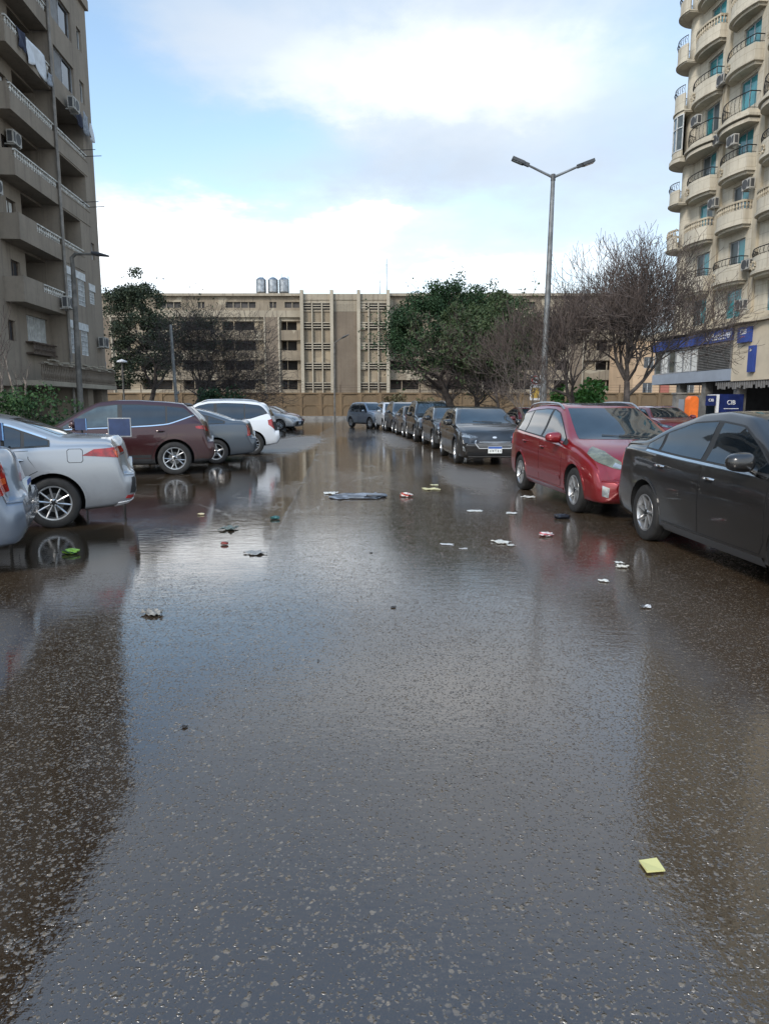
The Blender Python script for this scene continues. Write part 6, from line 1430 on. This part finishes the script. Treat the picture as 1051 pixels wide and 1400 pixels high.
# ------------------------------------------------------------------ litter on the road
def scrap(name, label, cat, px, py, wpx, hpx, cols, seed, kind='sheet', lift=.02):
    """A crumpled piece of litter lying on the ground; wpx, hpx its size as photo pixels."""
    q = random.Random(seed); c = gp(px, py); w = wpx / FPX * c.y; dpt = max(min(.06, w * .8), min(hpx / FPX * c.y * c.y / EYE * .55, w * 1.2))
    mb = MB(); ms = []
    for k, cc in enumerate(cols):
        key = 'litter' + str(cc)
        if key not in MT: MT[key] = mat('litter_' + name, cc, .45, 0, .25, 30, bump=.3, bscale=60)
        ms.append(key)
    if kind == 'sheet':
        n = 12; amp = min(min(w, dpt) * .09 * (lift / .02), .045)
        f1, f2, f3 = (q.uniform(3, 8) for _ in range(3)); vs = []
        for j in range(n):
            for i in range(n):
                u, v = i / (n - 1) - .5, j / (n - 1) - .5; e = 1 + .18 * math.sin(f1 * u + 5 * v + seed) + q.uniform(-.02, .02)
                vs.append((u * w * e, v * dpt * (1 + .25 * math.sin(f2 * v * 1.5 + 7 * u + seed)), .004 + amp * abs(math.sin(f1 * u + f2 * v + seed) * math.cos(f3 * v * 1.4 - f1 * u)) + q.uniform(0, amp * .25)))
        mb.add(vs, [(j * n + i, j * n + i + 1, (j + 1) * n + i + 1, (j + 1) * n + i) for j in range(n - 1) for i in range(n - 1)])
        mb.m = [q.randrange(len(cols)) if q.random() > .55 else (0 if (k % (n - 1)) > (n - 1) * (len(cols) - 1) / (len(cols) + 1.0) else len(cols) - 1) for k in range(len(mb.m))] if len(cols) > 1 else mb.m
        o = mb.build(name, ms, None, True, angle=25); md = o.modifiers.new('t', 'SOLIDIFY'); md.thickness = .002
    else:
        bm = bmesh.new(); bmesh.ops.create_icosphere(bm, subdivisions=3, radius=1); h = hpx / FPX * c.y * (.42 if kind == 'bag' else .5); vs = []
        for v in bm.verts:
            p = v.co; k = 1 + .20 * math.sin(5 * p.x + 4 * p.y + seed) * math.cos(4 * p.z - 3 * p.x) + .14 * math.sin(11 * p.y + 7 * p.z + 2 * seed)
            if kind == 'can': k = 1
            vs.append((p.x * w * .5 * k, p.y * min(w * .4, .25) * k, max(0.003, h * .5 + p.z * h * .62 * k)))
        mb.add(vs, [[v.index for v in f.verts] for f in bm.faces]); mb.m = [(0 if (math.sin(3.1 * f.calc_center_median().x + 5 * f.calc_center_median().z + seed) > -.3 or len(cols) == 1) else 1) for f in bm.faces]; bm.free()
        o = mb.build(name, ms, None, True, angle=25)
    o.location = (c.x, c.y, .003); o.rotation_euler = (0, 0, q.uniform(-.5, .5)); tag(o, label, cat, 'litter on the wet road'); return o
def tile_bag(name, label, px, py, L_, col, seed):
    q = random.Random(seed); c = gp(px, py); key = 'litter' + str(col)
    MT[key] = mat('litter_' + name, col, .35, 0, .3, 20, bump=.3); return c, key
WH = (.52, .52, .48); GY = (.22, .22, .21)
scrap('snack_packet', 'lime green and white snack packet on the puddle behind the silver saloon', 'packet', 97, 757, 25, 14, [(.30, .52, .06), (.02, .06, .02), (.5, .55, .45)], 3, 'bag')
scrap('plastic_bag', 'crumpled grey plastic bag in the blue reflection on the left', 'bag', 208, 840, 28, 12, [(.20, .19, .17)], 5, 'sheet', .05)
scrap('drink_can', 'small dark red can lying in the left-hand water', 'can', 307, 745, 11, 8, [(.22, .03, .02), (.10, .05, .04)], 6, 'can')
scrap('plastic_bag', 'grey-green limp bag above the red can in the left-hand water', 'bag', 313, 724, 19, 7, [(.11, .135, .12)], 7, 'sheet', .04)
scrap('plastic_bag', 'pale flat bag just right of the red can', 'bag', 349, 757, 24, 9, [(.23, .23, .22)], 8, 'sheet', .02)
scrap('wrapper', 'dark teal crumpled wrapper near the road joint', 'wrapper', 376, 710, 13, 9, [(.02, .09, .085)], 9, 'bag')
scrap('wrapper', 'small cream wrapper left of the teal wrapper near the slate saloon', 'wrapper', 275, 704, 9, 5, [(.55, .48, .30)], 10, 'bag')
scrap('newspaper', 'wide soaked grey-blue sheet spread over the middle of the road', 'paper', 490, 679, 72, 13, [(.19, .215, .25), (.20, .22, .25), (.06, .07, .085)], 11, 'sheet', .006)
scrap('plastic_bag', 'black crumpled strip on the right end of the soaked grey sheet', 'bag', 513, 680, 28, 7, [(.012, .013, .016)], 12, 'bag')
scrap('carton', 'crushed red and white carton right of the soaked grey sheet', 'carton', 555, 679, 17, 12, [(.40, .05, .03), (.5, .48, .44)], 13, 'bag')
scrap('paper', 'pale yellow sheet lying right of the crushed carton', 'paper', 589, 669, 23, 4, [(.55, .50, .26)], 14, 'sheet', .012)
scrap('paper', 'small yellow scrap just above the pale yellow sheet', 'paper', 594, 663.5, 10, 3, [(.56, .52, .30)], 15, 'sheet', .01)
scrap('paper', 'white scrap at the left end of the soaked grey sheet', 'paper', 452, 675, 17, 5, [WH], 16, 'sheet', .02)
scrap('paper', 'thin white strip of paper before the charcoal hatchback', 'paper', 649, 699, 20, 4, [WH], 17, 'sheet', .008)
scrap('paper', 'white strip of paper nearest the rear wheel of the red people carrier', 'paper', 699, 702, 14, 4, [WH], 18, 'sheet', .008)
scrap('paper', 'torn white paper on the dark wet patch in the middle right', 'paper', 685, 742, 19, 8, [(.50, .49, .44)], 19, 'sheet', .02)
scrap('paper', 'small torn piece just right of the torn white paper', 'paper', 698, 746, 11, 4, [(.45, .44, .40)], 20, 'sheet', .01)
scrap('paper', 'flat grey-white paper strip left of the torn white paper', 'paper', 611, 745, 18, 4, [(.42, .42, .41)], 21, 'sheet', .008)
scrap('paper', 'faint small scrap between the paper strip and the torn white paper', 'paper', 634, 751, 10, 3, [(.38, .37, .35)], 22, 'sheet', .008)
scrap('cup', 'crushed red and white paper cup in front of the red people carrier', 'cup', 746, 733, 20, 11, [(.55, .50, .48), (.38, .05, .06)], 23, 'bag')
scrap('plastic_bag', 'shiny black bag beside the front wheel of the red people carrier', 'bag', 768, 709, 22, 13, [(.010, .012, .018)], 24, 'bag')
scrap('paper', 'white card lying below the flank of the red people carrier', 'paper', 722, 680, 17, 4, [WH], 25, 'sheet', .015)
scrap('paper', 'small white scrap between the paper cup and the charcoal saloon', 'paper', 846, 770, 11, 4, [WH], 26, 'sheet', .02)
scrap('paper', 'crumpled white tissue just below the small white scrap by the charcoal saloon', 'tissue', 850, 776, 15, 5, [(.50, .48, .42)], 27, 'sheet', .04)
scrap('paper', 'white crumpled receipt on the brown mud left of the charcoal saloon', 'paper', 825, 795, 13, 5, [WH], 28, 'sheet', .03)
scrap('wrapper', 'white wrapper with a dark spot lowest on the right-hand mud', 'wrapper', 883, 831, 13, 6, [(.5, .5, .5), (.05, .05, .05)], 29, 'sheet', .04)
for i, (px, py, w) in enumerate(((538, 831, 7), (507, 756, 4), (435, 904, 3), (252, 995, 8))):
    scrap('dead_leaf', ('dark curled leaf in the middle of the pale reflection', 'small dark leaf below the soaked grey sheet', 'tiny dark leaf left of the road centre', 'dark curled leaf in the blue reflection low on the left', )[i], 'leaf', px, py, w, 4, [(.02, .015, .012)], 40 + i, 'sheet', .012)
c = gp(891, 1187); q = [gp(x, y) for x, y in ((873, 1180), (897, 1178), (909, 1194), (884, 1196))]
mb = MB(); mb.add([(p.x - c.x, p.y - c.y, .008 + .004 * (i % 2)) for i, p in enumerate(q)] + [(p.x - c.x, p.y - c.y, .004) for p in q], [(0, 1, 2, 3), (7, 6, 5, 4), (0, 4, 5, 1), (1, 5, 6, 2), (2, 6, 7, 3), (3, 7, 4, 0)])
MT['note'] = mat('sticky_note', (.56, .52, .22), .6, var=.08); o = mb.build('paper_note', 'note'); o.location = (c.x, c.y, 0.002); tag(o, 'square yellow paper note lying on the wet asphalt close to the viewer', 'paper', 'litter on the wet road')
